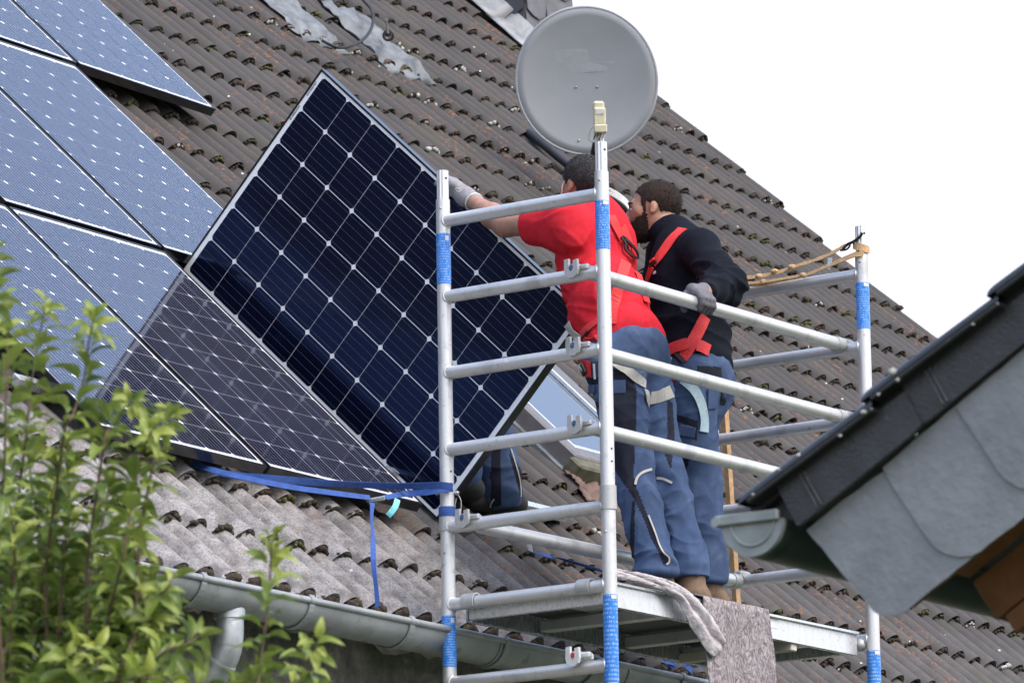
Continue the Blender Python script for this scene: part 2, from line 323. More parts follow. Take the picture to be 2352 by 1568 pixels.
# ------------------------------------------------------------------ mesh helpers
def tagthing(o, label, cat, group=None, kind=None):
    if label: o['label'] = label
    if cat: o['category'] = cat
    if group: o['group'] = group
    if kind: o['kind'] = kind
    return o
def empty(name, loc, label=None, cat=None, group=None, kind=None):
    o = bpy.data.objects.new(name, None); COL.objects.link(o); o.location = Vector(loc); o.empty_display_size = .1
    return tagthing(o, label, cat, group, kind)
def worldloc(o):
    p = V3(0, 0, 0)
    while o is not None: p = p+np.array(o.location); o = o.parent
    return p
def norm(v): return v/(np.linalg.norm(v)+1e-12)
def perp(d):
    a = V3(0, 0, 1) if abs(d[2]) < .9 else V3(1, 0, 0)
    x = norm(np.cross(a, d)); return x, np.cross(d, x)
class MB:
    def __init__(s): s.v = []; s.f = []; s.m = []; s.sm = []
    def add(s, vs, fs, mi=0, smooth=False):
        k = len(s.v); s.v += [tuple(map(float, p)) for p in vs]
        s.f += [tuple(k+i for i in f) for f in fs]; s.m += [mi]*len(fs); s.sm += [smooth]*len(fs); return s
    def box(s, c, ax, ay, az, mi=0, bev=0.0):
        c = np.asarray(c, float)
        if bev <= 0:
            vs = [c+i*ax+j*ay+k*az for k in (-1, 1) for j in (-1, 1) for i in (-1, 1)]
            fs = [(0, 2, 3, 1), (4, 5, 7, 6), (0, 1, 5, 4), (2, 6, 7, 3), (0, 4, 6, 2), (1, 3, 7, 5)]
            return s.add(vs, fs, mi)
        lx, ly, lz = (np.linalg.norm(a) for a in (ax, ay, az))
        bm = bmesh.new(); bmesh.ops.create_cube(bm, size=2)
        for q in bm.verts: q.co = Vector((q.co.x*lx, q.co.y*ly, q.co.z*lz))
        bmesh.ops.bevel(bm, geom=list(bm.edges), offset=min(bev, .9*min(lx, ly, lz)), segments=1, affect='EDGES')
        A, Bq, Cq = norm(ax), norm(ay), norm(az); bm.verts.index_update()
        s.add([c+q.co.x*A+q.co.y*Bq+q.co.z*Cq for q in bm.verts], [[q.index for q in f.verts] for f in bm.faces], mi); bm.free(); return s
    def tube(s, pts, r, seg=16, mi=0, caps=True, smooth=True, up=None):
        pts = [np.asarray(p, float) for p in pts]; n = len(pts)
        rs = r if hasattr(r, '__len__') else [r]*n
        vs = []; fs = []; X = None
        for i, p in enumerate(pts):
            d = norm(pts[min(i+1, n-1)]-pts[max(i-1, 0)])
            if X is None: X, Y = perp(d)
            else: X = norm(X-d*(X@d)); Y = np.cross(d, X)
            for k in range(seg):
                a = 2*math.pi*k/seg; vs.append(p+rs[i]*(math.cos(a)*X+math.sin(a)*Y))
        for i in range(n-1):
            for k in range(seg):
                k2 = (k+1) % seg; fs.append((i*seg+k, i*seg+k2, (i+1)*seg+k2, (i+1)*seg+k))
        s.add(vs, fs, mi, smooth)
        if caps:
            s.add([vs[k] for k in range(seg)], [tuple(range(seg))[::-1]], mi); s.add([vs[(n-1)*seg+k] for k in range(seg)], [tuple(range(seg))], mi)
        return s
    def pipe(s, a, b, r, ri, seg=20, mi=0):       # hollow end visible
        d = norm(b-a); s.tube([a, b], r, seg, mi, caps=False); s.tube([a, b], ri, seg, mi, caps=False)
        X, Y = perp(d)
        for e in (a, b):
            vs = [e+q*(math.cos(2*math.pi*k/seg)*X+math.sin(2*math.pi*k/seg)*Y) for q in (r, ri) for k in range(seg)]
            s.add(vs, [(k, (k+1) % seg, seg+(k+1) % seg, seg+k) for k in range(seg)], mi)
        return s
    def prism(s, poly, d, mi=0, smooth=False):
        n = len(poly); vs = [np.asarray(p, float) for p in poly]+[np.asarray(p, float)+d for p in poly]
        fs = [tuple(range(n))[::-1], tuple(range(n, 2*n))]; s.add(vs, fs, mi)
        return s.add(vs, [(i, (i+1) % n, n+(i+1) % n, n+i) for i in range(n)], mi, smooth)
    def sweep(s, prof, a, b, mi=0, smooth=False, closed=False, caps=False):
        n = len(prof); vs = [np.asarray(a)+p for p in prof]+[np.asarray(b)+p for p in prof]
        s.add(vs, [(i, (i+1) % n, n+(i+1) % n, n+i) for i in range(n if closed else n-1)], mi, smooth)
        if caps: s.add(vs, [tuple(range(n))[::-1], tuple(range(n, 2*n))], mi)
        return s
    def ribbon(s, pts, ups, w, t=.002, mi=0, smooth=False):
        pts = [np.asarray(p, float) for p in pts]; n = len(pts); vs = []
        ws = w if hasattr(w, '__len__') else [w]*n
        for i, p in enumerate(pts):
            d = norm(pts[min(i+1, n-1)]-pts[max(i-1, 0)]); u = norm(ups[i] if hasattr(ups, '__len__') and hasattr(ups[0], '__len__') else ups)
            sd_ = norm(np.cross(d, u)); u = np.cross(sd_, d)
            for k, h in ((-1, 0), (1, 0), (1, t), (-1, t)): vs.append(p+sd_*k*ws[i]/2+u*h)
        fs = []
        for i in range(n-1):
            for k in range(4): fs.append((4*i+k, 4*i+(k+1) % 4, 4*i+4+(k+1) % 4, 4*i+4+k))
        fs += [(0, 3, 2, 1), (4*n-4, 4*n-3, 4*n-2, 4*n-1)]
        return s.add(vs, fs, mi, smooth)
    def ball(s, c, r, sub=1, mi=0, sc=(1, 1, 1), jit=0, rg=None, smooth=True):
        bm = bmesh.new(); bmesh.ops.create_icosphere(bm, subdivisions=sub, radius=1); bm.verts.index_update()
        vs = []
        for q in bm.verts:
            k = 1+(rg.uniform(-jit, jit) if jit else 0); vs.append(np.asarray(c)+r*k*np.array((q.co.x*sc[0], q.co.y*sc[1], q.co.z*sc[2])))
        s.add(vs, [[q.index for q in f.verts] for f in bm.faces], mi, smooth); bm.free(); return s
    def mesh(s, name, mats, off=V3(0, 0, 0)):
        me = bpy.data.meshes.new(name); me.from_pydata([tuple(np.asarray(p)-off) for p in s.v], [], s.f)
        for m in (mats if isinstance(mats, (list, tuple)) else [mats]): me.materials.append(MATS[m])
        me.polygons.foreach_set('material_index', s.m); me.polygons.foreach_set('use_smooth', s.sm); me.update(); return me
    def build(s, name, mats, parent=None, fix=True):
        off = worldloc(parent) if parent is not None else (np.mean(np.array(s.v), 0))
        if fix:
            pass
        me = s.mesh(name, mats, off); o = bpy.data.objects.new(name, me); COL.objects.link(o)
        if parent is not None: o.parent = parent
        else: o.location = Vector(off)
        return o
def recalc(o):
    bm = bmesh.new(); bm.from_mesh(o.data); bmesh.ops.recalc_face_normals(bm, faces=bm.faces); bm.to_mesh(o.data); bm.free(); return o
def place(me, name, parent, X, Y, Zv, pos):
    o = bpy.data.objects.new(name, me); COL.objects.link(o); o.parent = parent
    p = np.asarray(pos)-worldloc(parent)
    o.matrix_local = Matrix(((X[0], Y[0], Zv[0], p[0]), (X[1], Y[1], Zv[1], p[1]), (X[2], Y[2], Zv[2], p[2]), (0, 0, 0, 1)))
    return o
def polyline(pts, n):
    """smooth curve (Catmull-Rom) through the points"""
    pts = [np.asarray(p, float) for p in pts]; out = []; P = [2*pts[0]-pts[1]]+pts+[2*pts[-1]-pts[-2]]
    for i in range(1, len(P)-2):
        for k in range(n):
            t = k/n; a, b, c, d = P[i-1], P[i], P[i+1], P[i+2]
            out.append(.5*((2*b)+(-a+c)*t+(2*a-5*b+4*c-d)*t*t+(-a+3*b-3*c+d)*t**3))
    out.append(pts[-1]); return out

# ------------------------------------------------------------------ ground
g = MB(); g.add([(-400, -300, GROUND), (400, -300, GROUND), (400, 700, GROUND), (-400, 700, GROUND)], [(0, 1, 2, 3)])
tagthing(g.build('ground', 'grass_ground'), 'grass and garden ground around the houses', None, None, 'structure')

# ------------------------------------------------------------------ the house with the tiled roof
E0 = rp(0, -19*GAUGE)                                     # eave line (lower ends of the last course)
house = empty('house', (*(E0-6*B+3*Nn)[:2], GROUND), 'house with a mossy dark tiled roof and zinc gutter', 'house')
U0, U1, VT = -17.5, 0.0, 9*GAUGE
roof = MB()
a_, b_, c_, d_ = rp(U0, -19*GAUGE+.05, -.075), rp(U1-.02, -19*GAUGE+.05, -.075), rp(U1-.02, VT, -.075), rp(U0, VT, -.075)
roof.prism([a_, b_, c_, d_], -.03*N)
# the far slope of the roof
ridge0, ridge1 = rp(U0, VT, -.075), rp(U1-.02, VT, -.075); back = (Nn*math.cos(PHI)-Z*math.sin(PHI))
roof.prism([ridge0, ridge1, ridge1+9.5*back, ridge0+9.5*back], -.03*Z)
# battens under the tiles
for j in range(-19, 9): roof.box(rp((U0+U1)/2, j*GAUGE+.10, -.062), B*(U1-U0)/2, S*.02, N*.012)
roof_o = recalc(roof.build('roof', 'under', house)); 

def hump(x):
    x = abs((x/HUMP+.5) % 1.0-.5)*HUMP; q = min(1.0, x/.0630); return .060*((1-q**2.0)**.80 if q < 1 else 0)-.060
def tile_mesh(nseg=12, name='roof_tile', n_h=2):
    t = MB(); n = nseg*n_h; xs = [-HUMP/2+HUMP*n_h*k/n for k in range(n+1)]
    Lb = GAUGE+.075; drop = .030
    vs = []; 
    for y, dz in ((0, 0.0), (Lb*.5, -drop*.5), (Lb, -drop)):
        vs += [V3(x, y, hump(x)+dz) for x in xs]
    fs = []
    for r in range(2):
        for k in range(n): q = r*(n+1)+k; fs.append((q, q+1, q+n+2, q+n+1))
    t.add(vs, fs, 0, True)
    # the lower end: front face and underside lip
    fr = [V3(x, 0, hump(x)) for x in xs]+[V3(x, .004, hump(x)-.016) for x in xs]+[V3(x, .10, hump(x)-.022) for x in xs]
    t.add(fr, [(k+1, k, n+1+k, n+2+k) for k in range(n)]+[(n+2+k, n+1+k, 2*n+2+k, 2*n+3+k) for k in range(n)], 0, True)
    # sides
    t.add([fr[0], fr[n+1], V3(xs[0], Lb, hump(xs[0])-drop-.014), V3(xs[0], Lb, hump(xs[0])-drop)], [(0, 1, 2, 3)])
    t.add([fr[n], fr[2*n+1], V3(xs[-1], Lb, hump(xs[-1])-drop-.014), V3(xs[-1], Lb, hump(xs[-1])-drop)], [(3, 2, 1, 0)])
    return t
tmesh = tile_mesh().mesh('roof_tile', 'tile')
# chimney, window and lifted tiles leave places free
LIFT = {}
def lift_at(x, y):
    q = onroof(x, y)-P0; i = round((q@B)/HUMP); j = math.floor((q@S)/GAUGE); return (i-(i % 2), j)
SKY_U, SKY_V = (-7.42, -6.55), (-4.98, -3.80)
tiles = []
for j in range(-19, 9):
    for i in range(-116, 1, 2):
        u = (i-1)*HUMP; v = j*GAUGE            # two humps: at i-1 and i (ridge of the last one on the verge)
        if SKY_U[0]-.02 < u+HUMP/2 < SKY_U[1]+.02 and SKY_V[0]-.25 < v < SKY_V[1]-.1: continue
        tiles.append((i, j, u, v))
cen = np.array([rp(u+HUMP/2, v+.17) for _, _, u, v in tiles]); px = proj(cen); dist = cen@CF
inside = (px[:, 0] > -60) & (px[:, 0] < 2420) & (px[:, 1] > -60) & (px[:, 1] < 1640)
# hidden behind the panels or the neighbour: not among the ones that show
def inpoly(p, poly):
    x, y = p; c = False; n = len(poly)
    for k in range(n):
        (x1, y1), (x2, y2) = poly[k], poly[(k+1) % n]
        if (y1 > y) != (y2 > y) and x < (x2-x1)*(y-y1)/(y2-y1)+x1: c = not c
    return c
HID = [[(733, 163), (411, 623), (997, 1199), (1342, 723)], [(-50, -50), (235, 0), (490, 255), (425, 600), (930, 1170), (600, 1075), (60, 885), (-50, 700)],
       [(1710, 1143), (2352, 600), (2400, 1180), (2000, 1410)], [(-50, 950), (300, 1100), (250, 1640), (-50, 1640)]]
shown = np.array([ins and not any(inpoly(p, h) for h in HID) for ins, p in zip(inside, px)])
order = [k for k in np.argsort(dist) if shown[k]][:300]; single = set(order)
lifted = {}
for (x, y) in ((958, 1243), (1165, 1268)):      # two tiles pushed up the slope, leaving dark gaps
    q = onroof(x, y)-P0; best = min(range(len(tiles)), key=lambda k: (tiles[k][2]+HUMP/2-q@B)**2+(tiles[k][3]-q@S)**2); lifted[best] = .335
joined = MB(); tm = tile_mesh(10)
for k, (i, j, u, v) in enumerate(tiles):
    rg = random.Random(i*131+j); dh = rg.uniform(-.003, .005); dv = rg.uniform(-.010, .010); tw = rg.uniform(-.013, .013)
    if k in lifted: dv += lifted[k]; dh += .036
    X = B+S*tw; Y = S-B*tw
    if k in single: place(tmesh, 'roof_tile', roof_o, X, Y, N, rp(u, v+dv, dh))
    else:
        o_ = rp(u, v+dv, dh); M3 = np.stack([X, Y, N]); joined.add([o_+p for p in np.array(tm.v)@M3], tm.f, 0, True)
jo = joined.build('roof_tile_field', 'tile', roof_o); jo['kind'] = 'stuff'
# verge: flat edge strip under the last hump
vg = MB(); 
for j in range(-19, 9): vg.box(rp(.02, j*GAUGE+GAUGE/2, -.105), B*.012, S*(GAUGE/2-.004), N*.05)
recalc(vg.build('verge_board', 'under', house))

# moss on the lower end of every hump
ICO = []
for sub in (1,):
    bm = bmesh.new(); bmesh.ops.create_icosphere(bm, subdivisions=sub, radius=1); bm.verts.index_update()
    ICO.append((np.array([q.co[:] for q in bm.verts]), [tuple(q.index for q in f.verts) for f in bm.faces])); bm.free()
def clumps(items, name, mats, parent):
    """items: (centre, radius, frame scale along B, S, N, material)"""
    rg = np.random.RandomState(5); iv, jf = ICO[0]; vs = []; fs = []; mi = []; base = 0
    for c, r, sc, m in items:
        q = iv*(1+rg.uniform(-.20, .20, (len(iv), 1)))*np.array(sc)*r
        vs.append(np.asarray(c)+q@np.stack([B, S, N])); fs += [tuple(base+k for k in f) for f in jf]; mi += [m]*len(jf); base += len(iv)
    vs = np.concatenate(vs)-worldloc(parent); me = bpy.data.meshes.new(name); me.from_pydata(vs.tolist(), [], fs)
    for m in mats: me.materials.append(MATS[m])
    me.polygons.foreach_set('material_index', mi); me.polygons.foreach_set('use_smooth', [True]*len(fs)); me.update()
    o = bpy.data.objects.new(name, me); COL.objects.link(o); o.parent = parent; return o
items = []
rg = random.Random(11)
for k, (i, j, u, v) in enumerate(tiles):
    p_ = px[k]
    if not (-80 < p_[0] < 2440 and -80 < p_[1] < 1650): continue
    dv0 = lifted.get(k, 0); eave = j == -19
    for hk in (0, 1):
        uu = u+hk*HUMP
        if rg.random() < .10 and not eave: continue
        big = rg.uniform(.45, 1.0)+.45*rg.random()**3; pale = rg.random(); mm = 0
        if -7 < j < 0 and -42 < i < -16: mm = 2 if pale < .20 else (1 if pale < .34 else 0)
        elif i > -36 and j < -11: mm = 2 if pale < .16 else (1 if pale < .30 else 0)
        else: mm = 2 if pale < .04 else (1 if pale < .14 else 0)
        # an arch of lumps over the end of the hump
        for t_ in (-1.15, -.8, -.42, 0, .42, .8, 1.15):
            if rg.random() < .12: continue
            x_ = t_*.034+rg.uniform(-.006, .006); h_ = hump(x_)
            m_ = mm if (mm != 2 or rg.random() < .55) else 0
            items.append((rp(uu+x_, v+dv0-.005+rg.uniform(-.006, .006), h_-.013+rg.uniform(-.005, .005)*big-(.008 if eave else 0)), .0128*big*rg.uniform(.8, 1.25)*(1.15 if eave else 1), (1.1, .8, .95), m_))
        if eave:
            for t_ in (-.7, 0, .7): items.append((rp(uu+t_*.030, v-.004+rg.uniform(-.004, .004), -.026-.010*abs(t_)), .027*rg.uniform(.85, 1.15), (1, .6, .95), 0))
        # threads of moss in the trough
        for q in range(3):
            if rg.random() < .55: items.append((rp(uu+HUMP/2+rg.uniform(-.035, .035), v+dv0+rg.uniform(-.012, .006), -.052+rg.uniform(-.004, .004)), rg.uniform(.006, .011), (1.2, .8, .8), 1 if rg.random() < .25 else 0))
mo = clumps(items, 'moss', ['moss', 'moss_green', 'moss_pale'], roof_o); mo['kind'] = 'stuff'

# walls of the house
wl = MB(); wz = E0[2]-.02
w0 = E0+.16*Nn+U0*B; w1 = E0+.16*Nn-.35*B
wl.add([(*w0[:2], GROUND-.2), (*w1[:2], GROUND-.2), (*w1[:2], wz), (*w0[:2], wz)], [(0, 1, 2, 3)])
wb0, wb1 = w0+9.2*Nn, w1+9.2*Nn; top = (ridge1+ridge0)/2
gz = ridge1[2]-.15; mid1 = (w1+wb1)/2; mid0 = (w0+wb0)/2
wl.add([(*w1[:2], GROUND-.2), (*wb1[:2], GROUND-.2), (*wb1[:2], wz), (*mid1[:2], wz+4.2), (*w1[:2], wz)], [(0, 1, 2, 3, 4)])
wl.add([(*wb0[:2], GROUND-.2), (*w0[:2], GROUND-.2), (*w0[:2], wz), (*mid0[:2], wz+4.2), (*wb0[:2], wz)], [(0, 1, 2, 3, 4)])
wl.build('wall', 'plaster', house)
# gutter
gut = MB(); R_ = .082; o_rim = .145; zr = -.086
def gl(u, o, dz): return E0+u*B-Nn*o+Z*dz
prof = [(-Nn*(o_rim-R_)+Z*zr)+R_*(math.cos(a)*-Nn-math.sin(a)*Z) for a in np.linspace(0, math.pi, 15)]
prof_i = [p*1.0+Z*.002 for p in prof]
u_a, u_b = U0, 0.15
gut.sweep(prof, gl(u_a, 0, 0), gl(u_b, 0, 0), 0, True)
inner = [(-Nn*(o_rim-R_)+Z*zr)+(R_-.004)*(math.cos(a)*-Nn-math.sin(a)*Z) for a in np.linspace(0, math.pi, 15)]
gut.sweep(inner[::-1], gl(u_a, 0, 0), gl(u_b, 0, 0), 0, True)
gut.tube([gl(u_a, o_rim, zr+.002), gl(u_b, o_rim, zr+.002)], .0125, 10)
gut.box(gl((u_a+u_b)/2, -.015, zr+.02), B*(u_b-u_a)/2, Nn*.004, Z*.035)
gut_o = gut.build('gutter', 'zinc', house)
# brackets: flat straps round the gutter
for ub in (-12.94, -12.32, -11.70, -11.07, -10.45, -9.83, -9.21, -8.58, -7.96, -7.3, -6.7):
    m_ = MB(); pr = [(-Nn*(o_rim-R_)+Z*zr)+(R_+.0035)*(math.cos(a)*-Nn-math.sin(a)*Z) for a in np.linspace(-.25, math.pi, 16)]
    pts = [gl(ub, 0, 0)+p for p in pr]; cc = gl(ub, o_rim-R_, zr)
    m_.ribbon(pts, [p-cc for p in pts], .028, .005)
    m_.tube([gl(ub-.014, o_rim, zr+.002), gl(ub+.014, o_rim, zr+.002)], .0160, 10)
    m_.box(cc+(-Nn*.75-Z*.35)*(R_+.010), B*.010, norm(-Nn*.35+Z*.75)*.018, norm(-Nn*.75-Z*.35)*.002)
    m_.build('gutter_bracket', 'zinc', gut_o)
# joint sleeves
for us in (-9.86, -8.97):
    m_ = MB(); pts = [gl(us, 0, 0)+(-Nn*(o_rim-R_)+Z*zr)+(R_+.002)*(math.cos(a)*-Nn-math.sin(a)*Z) for a in np.linspace(0, math.pi, 15)]
    m_.ribbon(pts, [p-gl(us, o_rim-R_, zr) for p in pts], .012, .002); m_.build('seam', 'zinc', gut_o)
# leaf mesh laid in the gutter
lm = MB()
for (ua, ub2) in ((-11.66, -11.1), (-11.0, -10.75)):
    nn_ = int((ub2-ua)/.012)
    for k in range(nn_+1): lm.tube([gl(ua+k*.012, .07, zr+.030), gl(ua+k*.012+.006, .135, zr+.016)], .0009, 4, caps=False)
    for k in range(6): q = k/5; lm.tube([gl(ua, .07+.065*q, zr+.030-.014*q), gl(ub2, .07+.065*q, zr+.030-.014*q)], .0009, 4, caps=False)
lm.build('leaf_guard', 'frame_black', gut_o)
# swan neck and downpipe
dp = MB(); ud = -11.435; c0 = gl(ud, o_rim-R_, zr-R_+.02)
path = [c0, c0-Z*.05, c0-Z*.10, c0-Z*.15+Nn*.006, c0-Z*.20+Nn*.03, c0-Z*.245+Nn*.068, c0-Z*.28+Nn*.105]
path = polyline([c0, c0-Z*.09, c0-Z*.15+Nn*.014, c0-Z*.205+Nn*.050, c0-Z*.25+Nn*.105, c0-Z*.285+Nn*.165, c0-Z*.34+Nn*.195, c0-Z*.5+Nn*.20], 6)
dp.tube(path, .0475, 22); e_ = path[-1]; dp.tube([e_, V3(e_[0], e_[1], GROUND)], .0475, 18)
dp.tube([c0+Z*.01, c0-Z*.035], .0535, 22); dp.tube([path[15], path[16]], .0500, 22); dp.tube([path[8], path[9]], .0492, 22)
dp.build('downpipe', 'zinc_pipe', house)
# scraps of pale foil hanging below the gutter
for (x, y, pts) in ((0, 0, ((408, 1382), (430, 1406), (447, 1402), (456, 1409), (475, 1392), (474, 1381))), (0, 0, ((855, 1474), (880, 1501), (912, 1503), (950, 1496), (935, 1490), (893, 1482))), (0, 0, ((963, 1497), (985, 1512), (1012, 1504), (1000, 1492))), (0, 0, ((640, 1428), (668, 1452), (700, 1455), (740, 1448), (765, 1462), (760, 1446)))):
    m_ = MB(); poly = [onpl(a, b, E0+.12*Nn, Nn) for a, b in pts]; m_.prism(poly, Nn*.003); m_.build('foil_scrap', 'cream', house)

# ------------------------------------------------------------------ zinc flashings in the roof
def flashing(name, poly_px, label, seed):
    """a sheet dressed over the tiles: follows the humps"""
    c = [onroof(*p)-P0 for p in poly_px]; us = [q@B for q in c]; vs_ = [q@S for q in c]
    uc, vc = np.mean(us), np.mean(vs_)
    return uc, vc
def dressed(name, u0, u1, v0, v1, mat, parent, seed, label=None, ridge=None, jag=1.0):
    rg = np.random.RandomState(seed); nu, nv = 26, 16; vs = []
    for a in range(nv+1):
        for b2 in range(nu+1):
            u = u0+(u1-u0)*b2/nu; v = v0+(v1-v0)*a/nv
            low = a <= 1; ph = (u/HUMP-round(u/HUMP))*HUMP
            tile_h = hump(ph)-.030*(((v/GAUGE) % 1.0))+.006
            k = .35+.55*(1-a/nv)
            h = tile_h*k+(.010)*(1-k)+rg.uniform(-.006, .006)+.008
            if ridge is not None: h += .030*math.exp(-((u-(ridge[0]+(ridge[1]-ridge[0])*a/nv))/.022)**2)
            v2 = v+jag*(rg.uniform(-.02, .012)-.018*math.cos(2*math.pi*u/HUMP) if a == 0 else 0); h = max(h+jag*.009*math.sin(31*u+5*math.sin(23*v))*math.sin(19*v+seed)*.6, tile_h+.004) if a > 0 else tile_h+.006+max(0, .008*math.cos(2*math.pi*u/HUMP))
            vs.append(rp(u, v2, h))
    fs = [(a*(nu+1)+b2, a*(nu+1)+b2+1, (a+1)*(nu+1)+b2+1, (a+1)*(nu+1)+b2) for a in range(nv) for b2 in range(nu)]
    m_ = MB(); m_.add(vs, fs, 0, True); o = m_.build(name, mat, parent)
    md = o.modifiers.new('thick', 'SOLIDIFY'); md.thickness = .003; return o
q = onroof(720, 70)-P0
dressed('lead_flashing', -4.93, -4.48, -.74, .12, 'zinc_flash', house, 3, ridge=(-4.55, -4.6))
dressed('lead_flashing', -4.14, -3.66, -.76, -.14, 'zinc_flash', house, 4, ridge=(-3.74, -3.80))

# ------------------------------------------------------------------ solar panels (6 x 10 cells)
PW_, PL_, PT_ = .992, 1.65, .040
CELL, CW, CL = .1560, .1592, .1592
def cell_mesh(mat='cell'):
    h, c, g = .0779, .0115, .0787; p = [(-h+c, -g), (h-c, -g), (h, -g+c), (h, g-c), (h-c, g), (-h+c, g), (-h, g-c), (-h, -g+c)]
    m_ = MB(); m_.add([(x, y, 0) for x, y in p], [tuple(range(8))]); return m_.mesh('solar_cell', mat)
cellm = cell_mesh(); cellr = cell_mesh('cell_roof')
def panel_parts(root, o, X, Y, Zv, cells=None):
    """o: corner of the front face, X short side, Y long side, Zv front normal"""
    f = MB(); lip, dep = .0085, PT_
    for a, bq, L in ((o, X, PW_), (o+Y*PL_, X, PW_)):
        s_ = 1 if a is o else -1
        f.box(a+bq*L/2+Y*s_*lip/2-Zv*(dep/2-.0015), bq*L/2, Y*lip/2, Zv*dep/2, 0, .0008)
    for a in (0, 1):
        s_ = 1-2*a; f.box(o+X*(PW_*a+s_*lip/2)+Y*PL_/2-Zv*(dep/2-.0017), X*lip/2, Y*(PL_/2-lip), Zv*dep/2, 0, .0008)
    f.build('panel_frame', 'frame_black', root)
    bs = MB(); bs.box(o+X*PW_/2+Y*PL_/2-Zv*.0045, X*(PW_/2-lip), Y*(PL_/2-lip), Zv*.0025); bs.build('backsheet', 'backsheet', root)
    mx, my = (PW_-6*CW)/2, (PL_-10*CL)/2
    for r in range(10):
        for c in range(6):
            place(cells or cellm, 'solar_cell', root, X, Y, Zv, o+X*(mx+CW*(c+.5))+Y*(my+CL*(r+.5))-Zv*.0011)
PH_ = .078           # height of the glass above the roof line
def roof_panel(u0, vtop, label):
    o = rp(u0, vtop, PH_); root = empty('solar_panel', rp(u0+PW_/2, vtop-PL_/2, PH_-.04), label, 'solar panel', 'solar panels fixed on the roof')
    panel_parts(root, o, B, -S, N, cellr); 
    # B x -S = -N, so the cells' frame is left handed only for display: faces are planar and two sided
    return root
V0, V1, V2_ = -4.125, -2.437, -.750
PCH = 1.0135
ROWS = [(V0, -10.458, ['solar panel of the lowest row beside the upright held panel', 'solar panel of the lowest row behind the apple branches', None]),
        (V1, -9.428, ['solar panel of the middle row partly hidden by the upright held panel', 'solar panel of the middle row at the left edge', None]),
        (V2_, -8.366, ['solar panel of the highest row with its lower corner overhanging open tiles', 'solar panel of the highest row in the top left corner', None])]
for vt, ur, labs in ROWS:
    for k, lab in enumerate(labs):
        if lab: roof_panel(ur-k*PCH, vt, lab)
# mounting rails and hooks
RT = empty('mounting_rails', rp(-9.5, -5, .02), 'aluminium mounting rails under the solar panels', 'rail')
for (va, ua, ub) in ((-5.45, -11.6, -8.0), (-4.47, -11.6, -9.5), (-3.78, -11.6, -8.45), (-2.8, -11.4, -8.45), (-2.1, -11, -7.4), (-1.1, -11, -7.4)):
    r = MB(); r.box(rp((ua+ub)/2, va, .014), B*(ub-ua)/2, S*.019, N*.019, 0, .002)
    if va == -5.45:
        for us in (-8.0,): pass
    r.build('rail', 'alu_bare', RT)
for u_ in (-11.2, -10.62, -9.95):
    r = MB(); pts = [rp(u_, -5.63, -.02), rp(u_, -5.72, .0), rp(u_, -5.715, .022), rp(u_, -5.45, .03)]
    r.ribbon(pts, N, .03, .005); r.build('roof_hook', 'steel', RT)
# clamps between neighbouring panels
for vt, ur, labs in ROWS:
    for k in range(2):
        for fq in (.22, .78):
            r = MB(); r.box(rp(ur-k*PCH-.0107, vt-PL_*fq, PH_+.001), B*.010, S*.028, N*.003); r.build('panel_clamp', 'frame_black', RT)

# the panel being handled: it stands upright on its long edge
W_ = rp(-9.243, -4.078, .004); hX = norm(N+.011*B); hY = norm(-S+.0015*B); hZ = norm(np.cross(hX, hY))
if hZ@CF > 0: hZ = -hZ
held = empty('held_solar_panel', W_+hY*PL_/2, 'dark blue solar panel held upright on its long edge by the workers', 'solar panel')
panel_parts(held, W_, hX, hY, hZ)
tx = MB()
rg = random.Random(4)
for k in range(26): tx.box(W_+hX*(PW_-.055-.0052*k-.05*(k > 12))+hY*(.0155+rg.uniform(-.0006, .0006))-hZ*.0014, hX*rg.uniform(.0008, .0018), hY*rg.uniform(.003, .0055), hZ*.0004)
tx.build('serial_print', 'frame_edge', held)
bk = MB(); bk.box(W_+hX*PW_*.8+hY*PL_*.5-hZ*.018, hX*.05, hY*.06, hZ*.009, 0, .004); bk.build('junction_box', 'frame_black', held)

# ------------------------------------------------------------------ skylight
swin = empty('skylight', rp(np.mean(SKY_U), np.mean(SKY_V), 0), 'roof window with pale sky reflected in its pane beyond the upright panel', 'skylight')
m_ = MB(); us, vs_ = SKY_U, SKY_V; fw = .085; ht = .075
for (uc, vc, du, dv) in ((us[0]+fw/2, np.mean(vs_), fw/2, (vs_[1]-vs_[0])/2), (us[1]-fw/2, np.mean(vs_), fw/2, (vs_[1]-vs_[0])/2), (np.mean(us), vs_[1]-fw/2, (us[1]-us[0])/2-fw, fw/2), (np.mean(us), vs_[0]+fw/2, (us[1]-us[0])/2-fw, fw/2)):
    m_.box(rp(uc, vc, ht-.07), B*du, S*dv, N*.07, 0, .008)
m_.build('window_frame', 'window_frame', swin)
m_ = MB()
for uc in (us[0]+fw+.012, us[1]-fw-.012): m_.box(rp(uc, np.mean(vs_), ht-.012), B*.007, S*((vs_[1]-vs_[0])/2-fw), N*.010, 0, .003)
for vc in (vs_[0]+fw+.012, vs_[1]-fw-.012): m_.box(rp(np.mean(us), vc, ht-.0125), B*((us[1]-us[0])/2-fw-.024), S*.012, N*.010, 0, .003)
m_.build('sash', 'alu_bare', swin)
m_ = MB(); m_.box(rp(np.mean(us), np.mean(vs_), ht-.025), B*((us[1]-us[0])/2-fw-.02), S*((vs_[1]-vs_[0])/2-fw-.02), N*.004); m_.build('pane', 'pane', swin)
m_ = MB(); m_.box(rp(np.mean(us), vs_[0]-.03, .02), B*((us[1]-us[0])/2+.03), S*.04, N*.045, 0, .01); m_.build('sill', 'window_wood', swin)
dressed('apron', us[0]-.05, us[1]+.08, vs_[0]-.20, vs_[0]-.02, 'terracotta', swin, 9, jag=.12)
